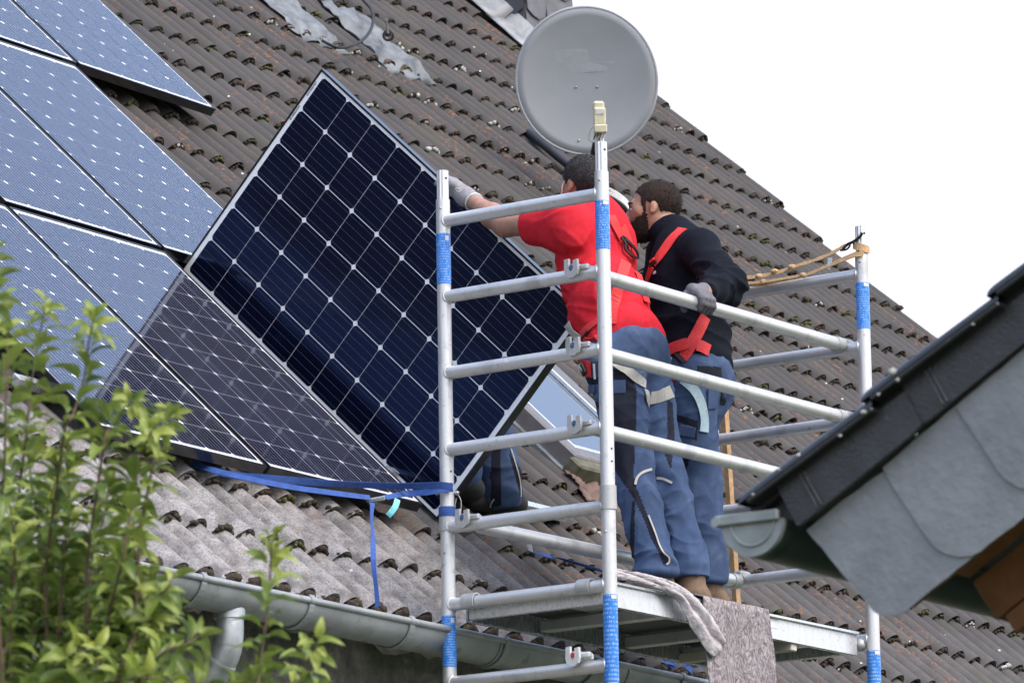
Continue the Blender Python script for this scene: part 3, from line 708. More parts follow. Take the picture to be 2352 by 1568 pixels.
for sgn, uc in ((0, us[0]-.014), (1, us[1]+.016)):
    m_ = MB(); m_.box(rp(uc, np.mean(vs_), -.012), B*.016, S*((vs_[1]-vs_[0])/2+.05), N*.012, 0, .004); m_.build('side_flashing', 'zinc_flash', swin)

# ------------------------------------------------------------------ chimney clad with slates
cu0, cv0 = -1.45, .42; cw, cd = .50, 1.05
cb = rp(cu0, cv0, -.02); ctop = cb[2]+2.0
chim = empty('chimney', cb+B*cw/2+Nn*cd/2, 'chimney clad with dark slates at the top of the roof', 'chimney')
m_ = MB(); base = [cb, cb+B*cw, cb+B*cw+Nn*cd, cb+Nn*cd]
m_.prism([V3(*p[:2], cb[2]-.35) for p in base], Z*(ctop-cb[2]+.35)); recalc(m_.build('core', 'slate_dark', chim))
def chimney_slates(origin, ax, width, nrm, mat, seed):
    rg = random.Random(seed); rows = int((ctop-cb[2]+.2)/.17)
    for r in range(rows):
        z0 = cb[2]-.15+r*.17; x = -.10 if r % 2 else 0
        while x < width-.02:
            wd_ = rg.uniform(.17, .25); x0, x1 = max(x, 0), min(x+wd_, width); x += wd_
            if x1-x0 < .05: continue
            h_ = .235; sk = rg.uniform(.015, .05); w_ = x1-x0
            P = lambda a, zz, off: origin+ax*(x0+a*w_)+Z*(zz-origin[2])+nrm*off
            pts = [P(.02, z0+.035, .019), P(.28, z0+.008, .020), P(.62, z0-.004, .020), P(.93, z0+.02+sk*.3, .019), P(.985, z0+.07+sk, .017), P(.985, z0+h_, .004), P(.02, z0+h_, .004)]
            o = MB().prism(pts, -nrm*.006).build('slate', mat, chim)
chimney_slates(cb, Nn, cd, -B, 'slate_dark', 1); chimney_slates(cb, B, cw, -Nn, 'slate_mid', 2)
# soakers along its foot
for k in range(5):
    v_a = cv0-.10+k*.30
    vs = []; rgn = np.random.RandomState(k)
    for a in range(5):
        for (du, hh) in ((-.17, .012), (-.10, .022), (-.04, .035), (-.012, .10)): vs.append(rp(cu0+du+rgn.uniform(-.008, .008), v_a+.34*a/4, hh+rgn.uniform(-.004, .006)+.004*k))
    m_ = MB(); m_.add(vs, [(a*4+c, a*4+c+1, a*4+c+5, a*4+c+4) for a in range(4) for c in range(3)], 0, True); o = m_.build('flashing', 'lead', chim)
    o.modifiers.new('thick', 'SOLIDIFY').thickness = .004

# ------------------------------------------------------------------ satellite dish
DD = 26.6; dc = at(1347, 186, DD); rD = 162.5*DD/F_D; dn = norm(-norm(dc)+V3(-.16, 0, -.10)); dx = norm(np.cross(Z, dn)); dy = np.cross(dn, dx)
foot = None
t_hit = onroof(1368, 470); foot = onroof(1362, 400)+S*.0
dish = empty('satellite_dish', foot, 'grey satellite dish with a cream receiver on a roof mast', 'satellite dish')
m_ = MB(); nr, na = 9, 56; vs = [dc-dn*.036]; 
for r in range(1, nr+1):
    for a in range(na):
        q = r/nr; an = 2*math.pi*a/na; vs.append(dc+rD*q*(math.cos(an)*dx+1.04*math.sin(an)*dy)-dn*.036*(1-q*q))
fs = [(0, 1+a, 1+(a+1) % na) for a in range(na)]
for r in range(nr-1):
    for a in range(na): fs.append((1+r*na+a, 1+(r+1)*na+a, 1+(r+1)*na+(a+1) % na, 1+r*na+(a+1) % na))
m_.add(vs, fs, 0, True); 
o = m_.build('reflector', 'dish', dish); md = o.modifiers.new('thick', 'SOLIDIFY'); md.thickness = .006; md.offset = 0
m_ = MB(); pts = [dc+(rD+.002)*(math.cos(a)*dx+1.04*math.sin(a)*dy)-dn*.004 for a in np.linspace(0, 2*math.pi, 65)]; m_.tube(pts, .0085, 8, caps=False); m_.build('rim', 'dish', dish)
# patch of old glue where a sticker came off
def dpt(x, y, lift=.003):
    d = ray(x, y); P = d*((dc@dn)/(d@dn)); q = P-dc; rr = math.hypot(q@dx, q@dy/1.04)/rD; P = P-dn*.036*(1-rr*rr); return P+dn*lift
for poly in (((1270, 120), (1274, 116), (1345, 114), (1350, 120), (1352, 143), (1298, 148), (1272, 141)), ((1299, 148.6), (1352, 143.6), (1412, 142), (1416, 146), (1396, 156), (1393, 165), (1330, 169), (1306, 166))):
    m_ = MB(); m_.add([dpt(*p) for p in poly], [tuple(range(len(poly)))]); m_.build('glue_mark', 'glue', dish)
for p in ((1321, 202), (1369.5, 201), (1329, 323), (1377, 321)):
    m_ = MB(); m_.ball(dpt(*p, .004), .007, 1); m_.build('bolt', 'steel', dish)
lnb0 = at(1377, 272, DD-.47)
arm0 = dc-dy*rD*1.0-dn*.02; arm1 = at(1373, 312, DD-.45)
m_ = MB(); m_.tube([at(1360, 388, DD-.03), at(1366, 345, DD-.2), arm1], .019, 10); m_.build('arm', 'dark_metal', dish)
m_ = MB(); cx_ = norm(np.cross(Z, dn)); up_ = norm(CU*1.0-CR*.03)
def lp(x, y, d=0): return at(x, y, DD-.47+d)
for (y0, y1, x0, x1, dep) in ((233, 254, 1361, 1388, .035), (248, 287, 1363, 1391, .045), (286, 306, 1364, 1394, .052)):
    c_ = lp((x0+x1)/2, (y0+y1)/2); k_ = (DD-.47)/F_D; m_.box(c_, CR*(x1-x0)/2*k_, CU*(y1-y0)/2*k_, CF*dep, 0, .010 if y1 < 260 else .006)
m_.build('receiver', 'lnb', dish)
m_ = MB(); m_.box(lp(1377, 257)-CF*.047, CR*.020, CU*.012, CF*.001); m_.build('label', 'white_metal', dish)
for k in range(4):
    m_ = MB(); x0 = 1370+k*6
    m_.tube(polyline([lp(x0, 304), lp(x0-1, 316), lp(x0-9-k*2, 326), lp(1352+k, 318), lp(1354+k*2, 300), lp(1362, 291)] if k < 2 else [lp(x0, 304), lp(x0-2, 318), lp(x0-5, 330), at(1366, 345, DD-.25)], 6), .0045, 6); m_.build('cable', 'cable_white', dish)
bk = MB(); mast_top = dc-dn*.16
bk.box(dc-dn*.115, dx*.09, dy*.08, dn*.03, 0, .01)
mt = MB(); mt.tube([mast_top+Z*.12, mast_top+Z*(((P0-mast_top)@N)/N[2]-.06)], .024, 14)
bk.build('bracket', 'dark_metal', dish); mt.build('mast', 'dark_metal', dish)
# black sleeve and cable bundle on the tiles below it
m_ = MB(); q0, q1 = onroof(1205, 300, .03), onroof(1452, 492, .03)
m_.tube(polyline([onroof(1215, 305, .0), onroof(1250, 333, .02), onroof(1300, 374, .03), onroof(1400, 450, .05), onroof(1445, 486, .05), onroof(1470, 510, .01)], 5), .024, 12)
tagthing(m_.build('cable_conduit', 'hose'), 'thick dark conduit lying on the tiles below the satellite dish', 'conduit')
cb_root = empty('cable_bundle', onroof(1420, 460), 'pale aerial cables looped on the tiles behind the two workers', 'cable')
for k in range(4):
    m_ = MB(); o_ = k*4.5
    m_.tube(polyline([onroof(1385, 428+o_, .05), onroof(1405, 436+o_, .07), onroof(1430, 452+o_, .08), onroof(1446, 470+o_, .07), onroof(1452, 490+o_, .05)], 6), .0062, 6); m_.build('cable', 'cable_white', cb_root)
m_ = MB(); m_.tube(polyline([onroof(1398, 470, .04), onroof(1412, 490, .05), onroof(1432, 502, .05), onroof(1450, 503, .04), onroof(1470, 495, .03)], 6), .0085, 6); m_.build('cable', 'cable_white', cb_root)
# black cable loop and guy wire near the flashings
m_ = MB(); m_.tube(polyline([onroof(810, -30, .05), onroof(835, 2, .08), onroof(852, 22, .10), onroof(857, 48, .12), onroof(850, 72, .12), onroof(832, 93, .10), onroof(806, 106, .08), onroof(780, 110, .06), onroof(760, 104, .05), onroof(741, 94, .02)], 8), .0078, 8)
tagthing(m_.build('cable_loop', 'rubber'), 'black cable looping out over the tiles beside the lead flashings', 'cable')
guy = empty('guy_wire', onroof(892, 82, .03), 'steel guy wire with a black turnbuckle anchored on the tiles', 'guy wire')
g0, g1 = onroof(892, 82, .05), onroof(887, 38, .30); dirg = norm(onroof(876, -30, 1.0)-g0)
A1 = g0+dirg*.16; A2 = A1+dirg*.10
m_ = MB(); m_.tube([A2, g0+dirg*1.6], .006, 8); m_.build('wire', 'steel', guy)
m_ = MB(); m_.tube([A1, A2], .019, 12); m_.tube([g0+dirg*.03, A1], .009, 8); m_.build('turnbuckle', 'dark_metal', guy)
m_ = MB(); Xq, Yq = perp(norm(-CF)); m_.tube([g0+.024*(math.cos(a)*Xq+math.sin(a)*Yq) for a in np.linspace(0, 2*math.pi, 17)], .008, 8, caps=False); m_.build('eye', 'dark_metal', guy)

# ------------------------------------------------------------------ scaffold tower
RP, RR = .0254, .0235
tower = empty('scaffold_tower', V3(*tp(TL/2, TW/2, 0)[:2], GROUND), 'aluminium mobile scaffold tower standing in front of the eave', 'scaffold')
corners = {'near': (0, 0), 'house': (0, TW), 'far': (TL, 0), 'inner': (TL, TW)}
zjoint = -4.05*RUNG
for nm, (a, c) in corners.items():
    m_ = MB()
    foot = V3(*tp(a, c, 0)[:2], GROUND)
    m_.tube([foot, tp(a, c, .08)], RP, 24)
    po = m_.build('post', 'alu', tower)
    # fluted spigot at the head
    m_ = MB(); X_, Y_ = TB, TN; vs = []; nn_ = 40
    for zz in (.075, TTOP):
        for k in range(nn_):
            r_ = .0218 if (k % 4) < 2 else .0200; an = 2*math.pi*k/nn_; vs.append(tp(a, c, zz)+r_*(math.cos(an)*X_+math.sin(an)*Y_))
    fs = [(k, (k+1) % nn_, nn_+(k+1) % nn_, nn_+k) for k in range(nn_)]; m_.add(vs, fs); 
    ri = [tp(a, c, TTOP)+.0165*(math.cos(2*math.pi*k/nn_)*X_+math.sin(2*math.pi*k/nn_)*Y_) for k in range(nn_)]; rb = [p-Z*.06 for p in ri]
    m_.add(vs[nn_:]+ri, [(k, (k+1) % nn_, nn_+(k+1) % nn_, nn_+k) for k in range(nn_)]); m_.add(ri+rb, [(k, (k+1) % nn_, nn_+(k+1) % nn_, nn_+k) for k in range(nn_)]+[]); m_.add(rb, [tuple(range(nn_))])
    m_.build('spigot', 'alu', po)
    m_ = MB()
    dv_ = norm(-CF*1.0); 
    for (zz, off) in ((.045, -.35), (zjoint-.08, -.5)):
        q = norm(dv_+CR*off); q[2] = 0; q = norm(q); m_.ball(tp(a, c, zz)+q*(RP+.001), .0052, 1)
    m_.build('rivet', 'alu_cast', po)
    m_ = MB()
    for zz in (zjoint+.17, zjoint+.215, TTOP-.03):
        q = norm(dv_+CR*.75); q[2] = 0; q = norm(q); r_ = RP if zz < 0 else .0218; m_.tube([tp(a, c, zz)+q*(r_-.002), tp(a, c, zz)+q*(r_+.0006)], .0042, 8)
    m_.build('pin_hole', 'rubber', po)
    m_ = MB(); m_.tube([tp(a, c, zjoint), tp(a, c, zjoint+.085)], .0300, 24); m_.build('collar', 'alu_cast', po)
    # stickers: upper and lower section
    for (z1, z0) in {'near': ((-.028, -.305+.10), (-5.0*RUNG-.035, -5.0*RUNG-.345)), 'house': ((-.048, -.235), (-5.0*RUNG-.040, -5.0*RUNG-.225)), 'far': ((-.035, -.215), (-5.05*RUNG-.03, -5.0*RUNG-.31)), 'inner': ((-.18, -.36), (-5.0*RUNG-.06, -5*RUNG-.30))}[nm]:
        m_ = MB(); m_.tube([tp(a, c, z0), tp(a, c, z1)], RP+.0008, 24, caps=False); m_.build('sticker', 'sticker', po)
        if nm != 'inner':
            m_ = MB(); q = norm(-CF+CR*.55); q[2] = 0; q = norm(q); t_ = np.cross(Z, q)
            if nm == 'house':
                m_.box(tp(a, c, z1-.018)+q*(RP+.0012), t_*.007, q*.0006, Z*.009)
            else: m_.box(tp(a, c, z1-.010)+q*(RP+.0012), t_*.011, q*.0006, Z*.0065)
            m_.build('label', 'white_metal', po)
def rung(c0, c1, a, k, name='rung'):
    m_ = MB(); p, q = tp(a, c0+.012, -k*RUNG), tp(a, c1-.012, -k*RUNG); m_.tube([p, q], RR, 22); o = m_.build(name, 'alu_rung', tower)
    for e, d in ((c0, 1), (c1, -1)):
        w_ = MB(); cen_ = tp(a, e+d*(RP-.001), -k*RUNG); 
        ring = [cen_+(RR+.0015)*(math.cos(t)*TB+math.sin(t)*Z)-TN*d*(.0105*math.cos(2*t)*0.5+.006) for t in np.linspace(0, 2*math.pi, 25)]
        w_.tube(ring, .0042, 6, caps=False); w_.build('weld', 'alu_rung', o)
    return o
for a in (0, TL):
    for k in range(0, 20): rung(0, TW, a, k)
# rails on the long sides, hooked over the rungs beside the posts
def claw(p, d, name='claw'):
    """hook hanging over a rung: d points along the rail"""
    m_ = MB(); up = Z; out = norm(np.cross(d, up)); prof = []
    R0, R1 = .0258, .0375
    ang = np.linspace(math.radians(-20), math.radians(200), 14)
    outer = [p+R1*(math.cos(t)*d*1.0-math.sin(t)*up) for t in ang]
    return m_
def hook(p, white=False, faceout=None):
    """U shaped hook sitting on the rung, open side up, seen along the tower"""
    m_ = MB(); ax = TB; 
    # plate shape in the plane of TN and Z, thickness along TB
    f = -TB
    u_ = TN; sh = []
    out_ = [(-.027, .033), (-.029, -.004), (-.024, -.022), (-.010, -.033), (.010, -.033), (.024, -.022), (.029, -.004), (.027, .036), (.010, .038), (.0095, .002), (.005, -.008), (-.005, -.008), (-.0095, .002), (-.010, .030)]
    pts = [p+f*.040+u_*x+Z*z for x, z in out_]
    m_.prism(pts, f*.013); m_.box(p+f*.014+Z*.004, u_*.020, f*.026, Z*.018, 0, .008)
    m_.box(p+f*.016+Z*.006+u_*-.033, u_*.024, f*.012, Z*.012, 0, .007)
    m_.box(p-f*.03+Z*.01, u_*.018, f*.03, Z*.014, 0, .006)
    o = recalc(m_.build('hook', 'white_metal' if white else 'alu_cast', tower))
    m_ = MB(); m_.tube([p+f*.030+Z*.008, p+f*.050+Z*.008], .0085, 10); m_.build('bolt', 'red_web' if white else 'bolt_blue', o); return o
rails = []
for (k, c, hooks) in ((1, .105, 1), (2, .105, 1), (3, .105, 1), (4, TW-.10, 1)):
    zz = -k*RUNG+(.012 if c < .3 else -.005)
    a0, a1 = .03, TL-.05
    m_ = MB(); m_.tube([tp(a0, c-.02, zz), tp(a1, c-.02, zz)], .0254, 22); rails.append(m_.build('guard_rail', 'alu_rung', tower))
    hook(tp(0, c+.0, -k*RUNG+.014))
    m_ = MB(); e_ = tp(TL, c-.02, -k*RUNG); m_.tube([tp(a1-.03, c-.02, zz), tp(a1+.015, c-.02, zz)], .029, 18); m_.box(e_+Z*.022, TB*.036, TN*.022, Z*.016, 0, .008); m_.build('hook', 'alu_cast', tower)
hook(tp(0, .13, -6*RUNG+.035), True)
# diagonal brace lower down, out of the picture
m_ = MB(); m_.tube([tp(0, .05, -12*RUNG), tp(TL, .05, -7*RUNG)], .0225, 16); m_.build('brace', 'alu_rung', tower)
# spring clip on the house side post
m_ = MB(); pc = tp(0, TW, zjoint+.14); m_.tube([pc-CR*.034, pc+CR*.034], .0065, 10); m_.ball(pc+CR*.036, .010, 1); m_.ball(pc-CR*.036, .009, 1)
m_.tube(polyline([pc+CR*.036, pc+CR*.050-Z*.03, pc+CR*.046-Z*.075, pc+CR*.028-Z*.060, pc+CR*.033-Z*.02], 5), .0018, 6); m_.build('locking_pin', 'steel', tower)

# deck
ZD = -5*RUNG+.026
deck = empty('scaffold_platform', tp(TL/2, TW/2, ZD-.05), 'aluminium scaffold platform with plywood deck hooked on the rungs', 'platform')
m_ = MB(); m_.box(tp(TL/2, TW/2, ZD-.014), TB*(TL/2-.045), TN*(TW/2-.055), Z*.006); m_.build('plywood', 'ply', deck)
for c in (.045, TW-.045):
    sgn = -1 if c < .3 else 1
    m_ = MB(); m_.box(tp(TL/2, c, ZD-.048), TB*(TL/2-.05), TN*.004, Z*.040); m_.box(tp(TL/2, c+sgn*.006, ZD-.006), TB*(TL/2-.05), TN*.011, Z*.0055, 0, .002); m_.box(tp(TL/2, c-sgn*.010, ZD-.085), TB*(TL/2-.05), TN*.012, Z*.003)
    m_.build('side_beam', 'alu_bare', deck)
for a in (.05, TL-.05):
    m_ = MB(); m_.box(tp(a, TW/2, ZD-.05), TB*.012, TN*(TW/2-.06), Z*.032, 0, .003); m_.build('end_beam', 'alu_bare', deck)
    for c in (.10, TW-.10):
        m_ = MB(); s_ = -1 if a < .5 else 1; aa = 0 if a < .5 else TL
        ring = [tp(aa, c, -5*RUNG)+.0275*(math.cos(t)*TB+math.sin(t)*Z) for t in np.linspace(-.6, math.pi+.6, 16)]
        m_.ribbon(ring, [p-tp(aa, c, -5*RUNG) for p in ring], .055, .006); m_.build('deck_clip', 'alu_cast', deck)
for a in (.50, 1.05, 1.45):
    m_ = MB(); m_.box(tp(a, TW/2, ZD-.055), TB*.022, TN*(TW/2-.06), Z*.022, 0, .004); m_.build('cross_beam', 'alu_rung', deck)
m_ = MB(); m_.box(tp(.42, .30, ZD-.0215), TB*.10, TN*.13, Z*.001); m_.build('notice', 'glue', deck)
def text(s_, name, loc, X, Y, size, mat, parent, ext=.0008):
    c = bpy.data.curves.new(name, 'FONT'); c.body = s_; c.size = size; c.extrude = ext; c.materials.append(MATS[mat])
    tmp = bpy.data.objects.new(name, c); COL.objects.link(tmp); dg = bpy.context.evaluated_depsgraph_get(); me = bpy.data.meshes.new_from_object(tmp.evaluated_get(dg)); bpy.data.objects.remove(tmp); o = bpy.data.objects.new(name, me); COL.objects.link(o); o.parent = parent; Zv = np.cross(X, Y); p = np.asarray(loc)-worldloc(parent)
    o.matrix_local = Matrix(((X[0], Y[0], Zv[0], p[0]), (X[1], Y[1], Zv[1], p[1]), (X[2], Y[2], Zv[2], p[2]), (0, 0, 0, 1))); return o
pl_ = onpl(1757, 1424, tp(0, .0405, 0), TN); 
m_ = MB(); m_.box(pl_+TB*.035+Z*.002, TB*.055, TN*.0006, Z*.024); m_.build('label', 'white_metal', deck)
text('SC', 'lettering', pl_-Z*.012-TN*.0016, TB*.75, Z, .040, 'rubber', deck)
m_ = MB(); m_.ball(tp(TL-.02, .045, ZD-.045), .026, 2); m_.build('end_stud', 'alu_cast', deck)

# second, lower deck beam pieces seen under the platform
m_ = MB(); m_.box(tp(1.28, .30, ZD-.098), TB*.02, TN*.25, Z*.018, 0, .003); m_.build('cross_beam', 'cream', deck)

# felt sheet draped over the edge of the platform, and its rolled part
fl = empty('painters_fleece', tp(.9, .05, ZD), 'mottled pink grey fleece blanket draped over the platform edge', 'blanket')
def apx(x, y, c): return onpl(x, y, tp(0, c, 0), TN)
a_at = lambda x: (apx(x, 1400, 0.01)-T0)@TB
m_ = MB(); nu, nv = 22, 26; rgn = np.random.RandomState(2); aL, aR = a_at(1618), a_at(1766); vs = []
for k in range(nv+1):
    t_ = k/nv
    for q in range(nu+1):
        f = q/nu; a = aL+(aR-aL)*f-.03*(1-f)*t_*t_
        if t_ < .18: s_ = t_/.18; c, z = .22-.195*s_, ZD+.012+.006*math.sin(7*f+3*s_)*(1-s_)+.004
        else: s_ = (t_-.18)/.82; c = .016-.004*math.sin(s_*3)-.022*math.sin(f*7.5+s_*1.6)*s_**.6-.010*math.sin(f*17-s_*6)*s_-.006*math.sin(s_*11+f*4)*s_-.012*s_; z = ZD+.014-.55*s_
        vs.append(tp(a, c, z)+rgn.uniform(-.0012, .0012, 3))
m_.add(vs, [(k*(nu+1)+q, k*(nu+1)+q+1, (k+1)*(nu+1)+q+1, (k+1)*(nu+1)+q) for k in range(nv) for q in range(nu)], 0, True)
o = m_.build('sheet', 'fleece', fl); o.modifiers.new('thick', 'SOLIDIFY').thickness = .005
# the folded part running along the edge and hanging off it
pth = [(1398, 1316, .03), (1470, 1330, .03), (1520, 1345, .025), (1556, 1366, .02), (1580, 1396, .012), (1600, 1428, .005), (1622, 1460, .0), (1645, 1486, -.005)]
Pc = [apx(x, y, c) for x, y, c in pth]; Pc = polyline(Pc, 10); nP = len(Pc); m_ = MB(); vs = []; ns = 34
for k, p in enumerate(Pc):
    t_ = k/(nP-1); d = norm(Pc[min(k+1, nP-1)]-Pc[max(k-1, 0)]); X_ = norm(np.cross(d, TN))
    wdt = np.interp(t_, [0, .25, .42, .52, .62, .78, .92, 1], [.016, .020, .028, .044, .054, .062, .056, .040]); thk = np.interp(t_, [0, .3, .5, .7, 1], [.010, .012, .022, .026, .020])
    for q in range(ns+1):
        f = q/ns; ph = 2*math.pi*f
        # a gathered sheet: three or four soft pleats that wander along the length
        dep = thk*(.9*math.sin(math.pi*f)+.55*math.sin(1.1*ph+2.1*t_+.3*math.sin(5*t_))*math.sin(math.pi*f)+.22*math.sin(2.2*ph-3*t_+.6*math.sin(6*t_))*math.sin(math.pi*f))+.0030*math.sin(17*t_+5*f)+.0022*math.sin(11*f+27*t_+2*math.sin(8*t_))
        lat = wdt*(2*f-1)*(1+.07*math.sin(7*t_+3*f)+.05*math.sin(15*t_-4*f))
        vs.append(p+X_*lat-TN*(dep+.010)+rgn.uniform(-.0012, .0012, 3))
fs = [(k*(ns+1)+q, k*(ns+1)+q+1, (k+1)*(ns+1)+q+1, (k+1)*(ns+1)+q) for k in range(nP-1) for q in range(ns)]
m_.add(vs, fs, 0, True); o = m_.build('folded_edge', 'fleece_back', fl); o.modifiers.new('thick', 'SOLIDIFY').thickness = .005
m_ = MB(); m_.ribbon([apx(1772, 1470, .0), apx(1771, 1510, -.002), apx(1768, 1600, -.002)], -TN, .012, .004); tagthing(m_.build('black_strap', 'rubber'), 'thin black strap hanging beside the fleece below the platform', 'strap')

# wooden lath standing behind the inner post
m_ = MB(); l0, l1 = tp(1.72, TW+.10, -5*RUNG-.03), at(1650, 722, 20.75); l0 = at(1693, 1402, 20.55)
m_.tube([l0, l1], .0165, 4, smooth=False); tagthing(m_.build('wooden_lath', 'lath_wood'), 'thin wooden lath leaning upright behind the inner scaffold post', 'lath')

# tan tie strap with knots on the top rung of the far frame
ts = empty('tie_strap', tp(TL, .3, .06), 'knotted tan tie strap with a black hook on the far top rung', 'strap')
def far(x, y, c=None, off=0.0): return onpl(x, y, tp(TL-.03+off, 0, 0), TB)
up1 = norm(-TB+Z*.4)
def strap_pts(l, off=0): return [far(x, y, None, off) for x, y in l]
s1 = polyline(strap_pts([(1684, 642), (1715, 638), (1746, 635), (1790, 625), (1822, 613), (1860, 602), (1900, 587), (1928, 572), (1943, 563)]), 4)
s2 = polyline(strap_pts([(1686, 650), (1740, 655), (1790, 645), (1845, 634), (1885, 618), (1925, 601), (1962, 586), (1984, 582)]), 4)
s3 = polyline(strap_pts([(1690, 653), (1750, 648), (1800, 640), (1835, 634)], -.01), 4)
for s_, wd in ((s1, [.012+.006*abs(math.sin(k*.9)) for k in range(len(s1))]), (s2, [.014+.016*max(0, (k-14)/17) for k in range(len(s2))]), (s3, .012)):
    m_ = MB(); m_.ribbon(s_, up1, wd, .003); m_.build('webbing', 'tan_strap', ts)
for (x, y) in ((1744, 635), (1780, 624), (1820, 614), (1846, 633), (1756, 648)):
    m_ = MB(); m_.ball(far(x, y)+up1*.003, .014, 2, sc=(1.1, .8, .8), jit=.12, rg=rnd); m_.build('knot', 'tan_strap', ts)
m_ = MB(); wr_ = [tp(TL, 0, .105+.012*math.sin(t))+(RP+.004)*(math.cos(t)*TB+math.sin(t)*TN) for t in np.linspace(0, 2*math.pi, 17)]; m_.ribbon(wr_, [p-tp(TL, 0, p[2]-T0[2]) for p in wr_], .028, .003); m_.build('loop', 'tan_strap', ts)
m_ = MB(); m_.tube(polyline(strap_pts([(1936, 572), (1947, 561), (1958, 556), (1970, 548), (1977, 541), (1980, 534)]), 4), .006, 8); m_.build('hook', 'rubber', ts)
m_ = MB(); m_.tube(polyline(strap_pts([(1930, 575), (1944, 573), (1952, 564), (1950, 557)]), 4), .004, 8); m_.build('hook_keeper', 'hose', ts)
m_ = MB(); m_.ribbon(strap_pts([(1907, 592), (1906, 604), (1902, 618)]), norm(-TB), .018, .003); m_.build('buckle', 'white_metal', ts)

# blue lashing strap from the house side post to the panels
bs = empty('blue_strap', tp(0, TW, zjoint+.06), 'blue lashing strap tying the scaffold post to the panel row', 'strap')
pL = tp(0, TW, zjoint+.055)
def bpx(x, y, d): return at(x, y, d)
dpL = pL@CF
st = polyline([bpx(440, 1062, 18.9), bpx(520, 1088, 18.85), bpx(620, 1098, 18.75), bpx(740, 1108, 18.85), bpx(860, 1114, 19.0), bpx(960, 1115, dpL-.02), bpx(1012, 1114, dpL-.032), bpx(1040, 1118, dpL-.024)], 6)
m_ = MB(); m_.ribbon(st, [norm(-CF+CU*.6*math.cos(k*.12)) for k in range(len(st))], .026, .002); m_.build('webbing', 'blue_strap', bs)
st = polyline([bpx(440, 1066, 18.92), bpx(540, 1092, 18.75), bpx(660, 1117, 18.7), bpx(780, 1134, 18.7), bpx(850, 1143, 18.75)], 6)
m_ = MB(); m_.ribbon(st, norm(-CF+CU*.9), .024, .002); m_.build('webbing', 'blue_strap', bs)
st = polyline([bpx(884, 1143, 18.85), bpx(930, 1134, 19.0), bpx(980, 1130, dpL-.02), bpx(1012, 1124, dpL-.030), bpx(1040, 1122, dpL-.02)], 6)
m_ = MB(); m_.ribbon(st, norm(-CF+CU*.5), .025, .002); m_.build('webbing', 'blue_strap', bs)
wr_ = [tp(0, TW, zjoint+.075)+(RP+.0035)*(math.cos(t)*TB+math.sin(t)*TN) for t in np.linspace(0, 2*math.pi, 25)]
for dz, wq in ((0, .024), (-.014, .020)):
    m_ = MB(); m_.ribbon([p+Z*dz for p in wr_], [norm(p-tp(0, TW, p[2]-T0[2])) for p in wr_], wq, .002+.001*(dz == 0)); m_.build('wrap', 'blue_strap', bs)
m_ = MB(); c_ = bpx(866, 1146, 18.78); m_.box(c_, norm(CR+CU*.18)*.029, norm(CU-CR*.18)*.008, CF*.006, 0, .003); m_.box(c_-CF*.006, norm(CR+CU*.3)*.012, norm(CU-CR*.3)*.006, CF*.003, 0, .002); m_.build('buckle', 'steel', bs)
tail = polyline([bpx(855, 1153, 18.78), bpx(853, 1185, 18.6), bpx(856, 1230, 18.4), bpx(858, 1290, 18.2), bpx(864, 1345, 18.05), bpx(868, 1393, 17.97)], 7)
m_ = MB(); m_.ribbon(tail, [norm(-CF+CR*.5*math.sin(k*.16)) for k in range(len(tail))], .019, .002); m_.build('tail', 'blue_strap', bs)
m_ = MB(); m_.ribbon(polyline([bpx(913, 1146, 18.8), bpx(908, 1162, 18.78), bpx(898, 1176, 18.77), bpx(891, 1184, 18.77)], 4), norm(-CF+CR*.3), .022, .0015); m_.build('tag', 'cyan_tag', bs)
# second strap on the tiles
m_ = MB(); st = polyline([onroof(1213, 1264, .03), onroof(1240, 1272, .05), onroof(1300, 1287, .10), at(1385, 1311, 19.1)], 6); m_.ribbon(st, norm(N), .030, .002)
b2_ = empty('blue_strap', onroof(1213, 1264), 'blue strap running from the tile gap to the near scaffold post', 'strap'); m_.build('webbing', 'blue_strap', b2_)
m_ = MB(); m_.box(onroof(1217, 1257, .045), norm(CU+CR*-.2)*.018, CR*.009, CF*.003, 0, .002); m_.build('buckle', 'white_metal', b2_)
# strap knotted round a gutter bracket
b3 = empty('blue_strap', gl(-8.58, .1, 0), 'blue strap looped over the tile ends at the gutter below the platform', 'strap')
for pts in ([(1505, 1487), (1530, 1510), (1550, 1535), (1557, 1545)], [(1535, 1490), (1556, 1512), (1590, 1540)], [(1507, 1531), (1520, 1520), (1540, 1520), (1556, 1526), (1566, 1514)], [(1560, 1540), (1570, 1522), (1590, 1516), (1608, 1528), (1617, 1520)]):
    m_ = MB(); m_.ribbon(polyline([onpl(x, y, E0+.02*Nn, Nn) for x, y in pts], 5), norm(-CF+Z*.5), .026, .002); m_.build('webbing', 'blue_strap', b3)
# red marks under the lowest rung: a lashing end

# ------------------------------------------------------------------ the neighbour's gable corner
G0 = ray(1740, 1222)*11.05; Mx = -Nn
def gp(m, z, off=0.0): return G0+Mx*m+Z*z+B*off           # off: into the picture along the gutter
RS = .611; rk = norm(Mx+Z*RS); rn = norm(Z-Mx*RS)         # up the rake / square to the roof
nb = empty('neighbour_house', V3(*gp(1.5, 0, 3)[:2], GROUND), 'neighbouring house corner with slate clad verge and dark tiles at the right', 'house')
# roof slab behind the verge tiles and its far slope
m_ = MB(); q0 = gp(-.02, .045, .06); m_.prism([q0, q0+rk*5.2, q0+rk*5.2+B*9, q0+B*9], -rn*.05); q1 = q0+rk*5.2; bk_ = norm(Mx-Z*RS); m_.prism([q1, q1+bk_*5.2, q1+bk_*5.2+B*9, q1+B*9], -Z*.05)
rf = recalc(m_.build('roof', 'slate_dark', nb))
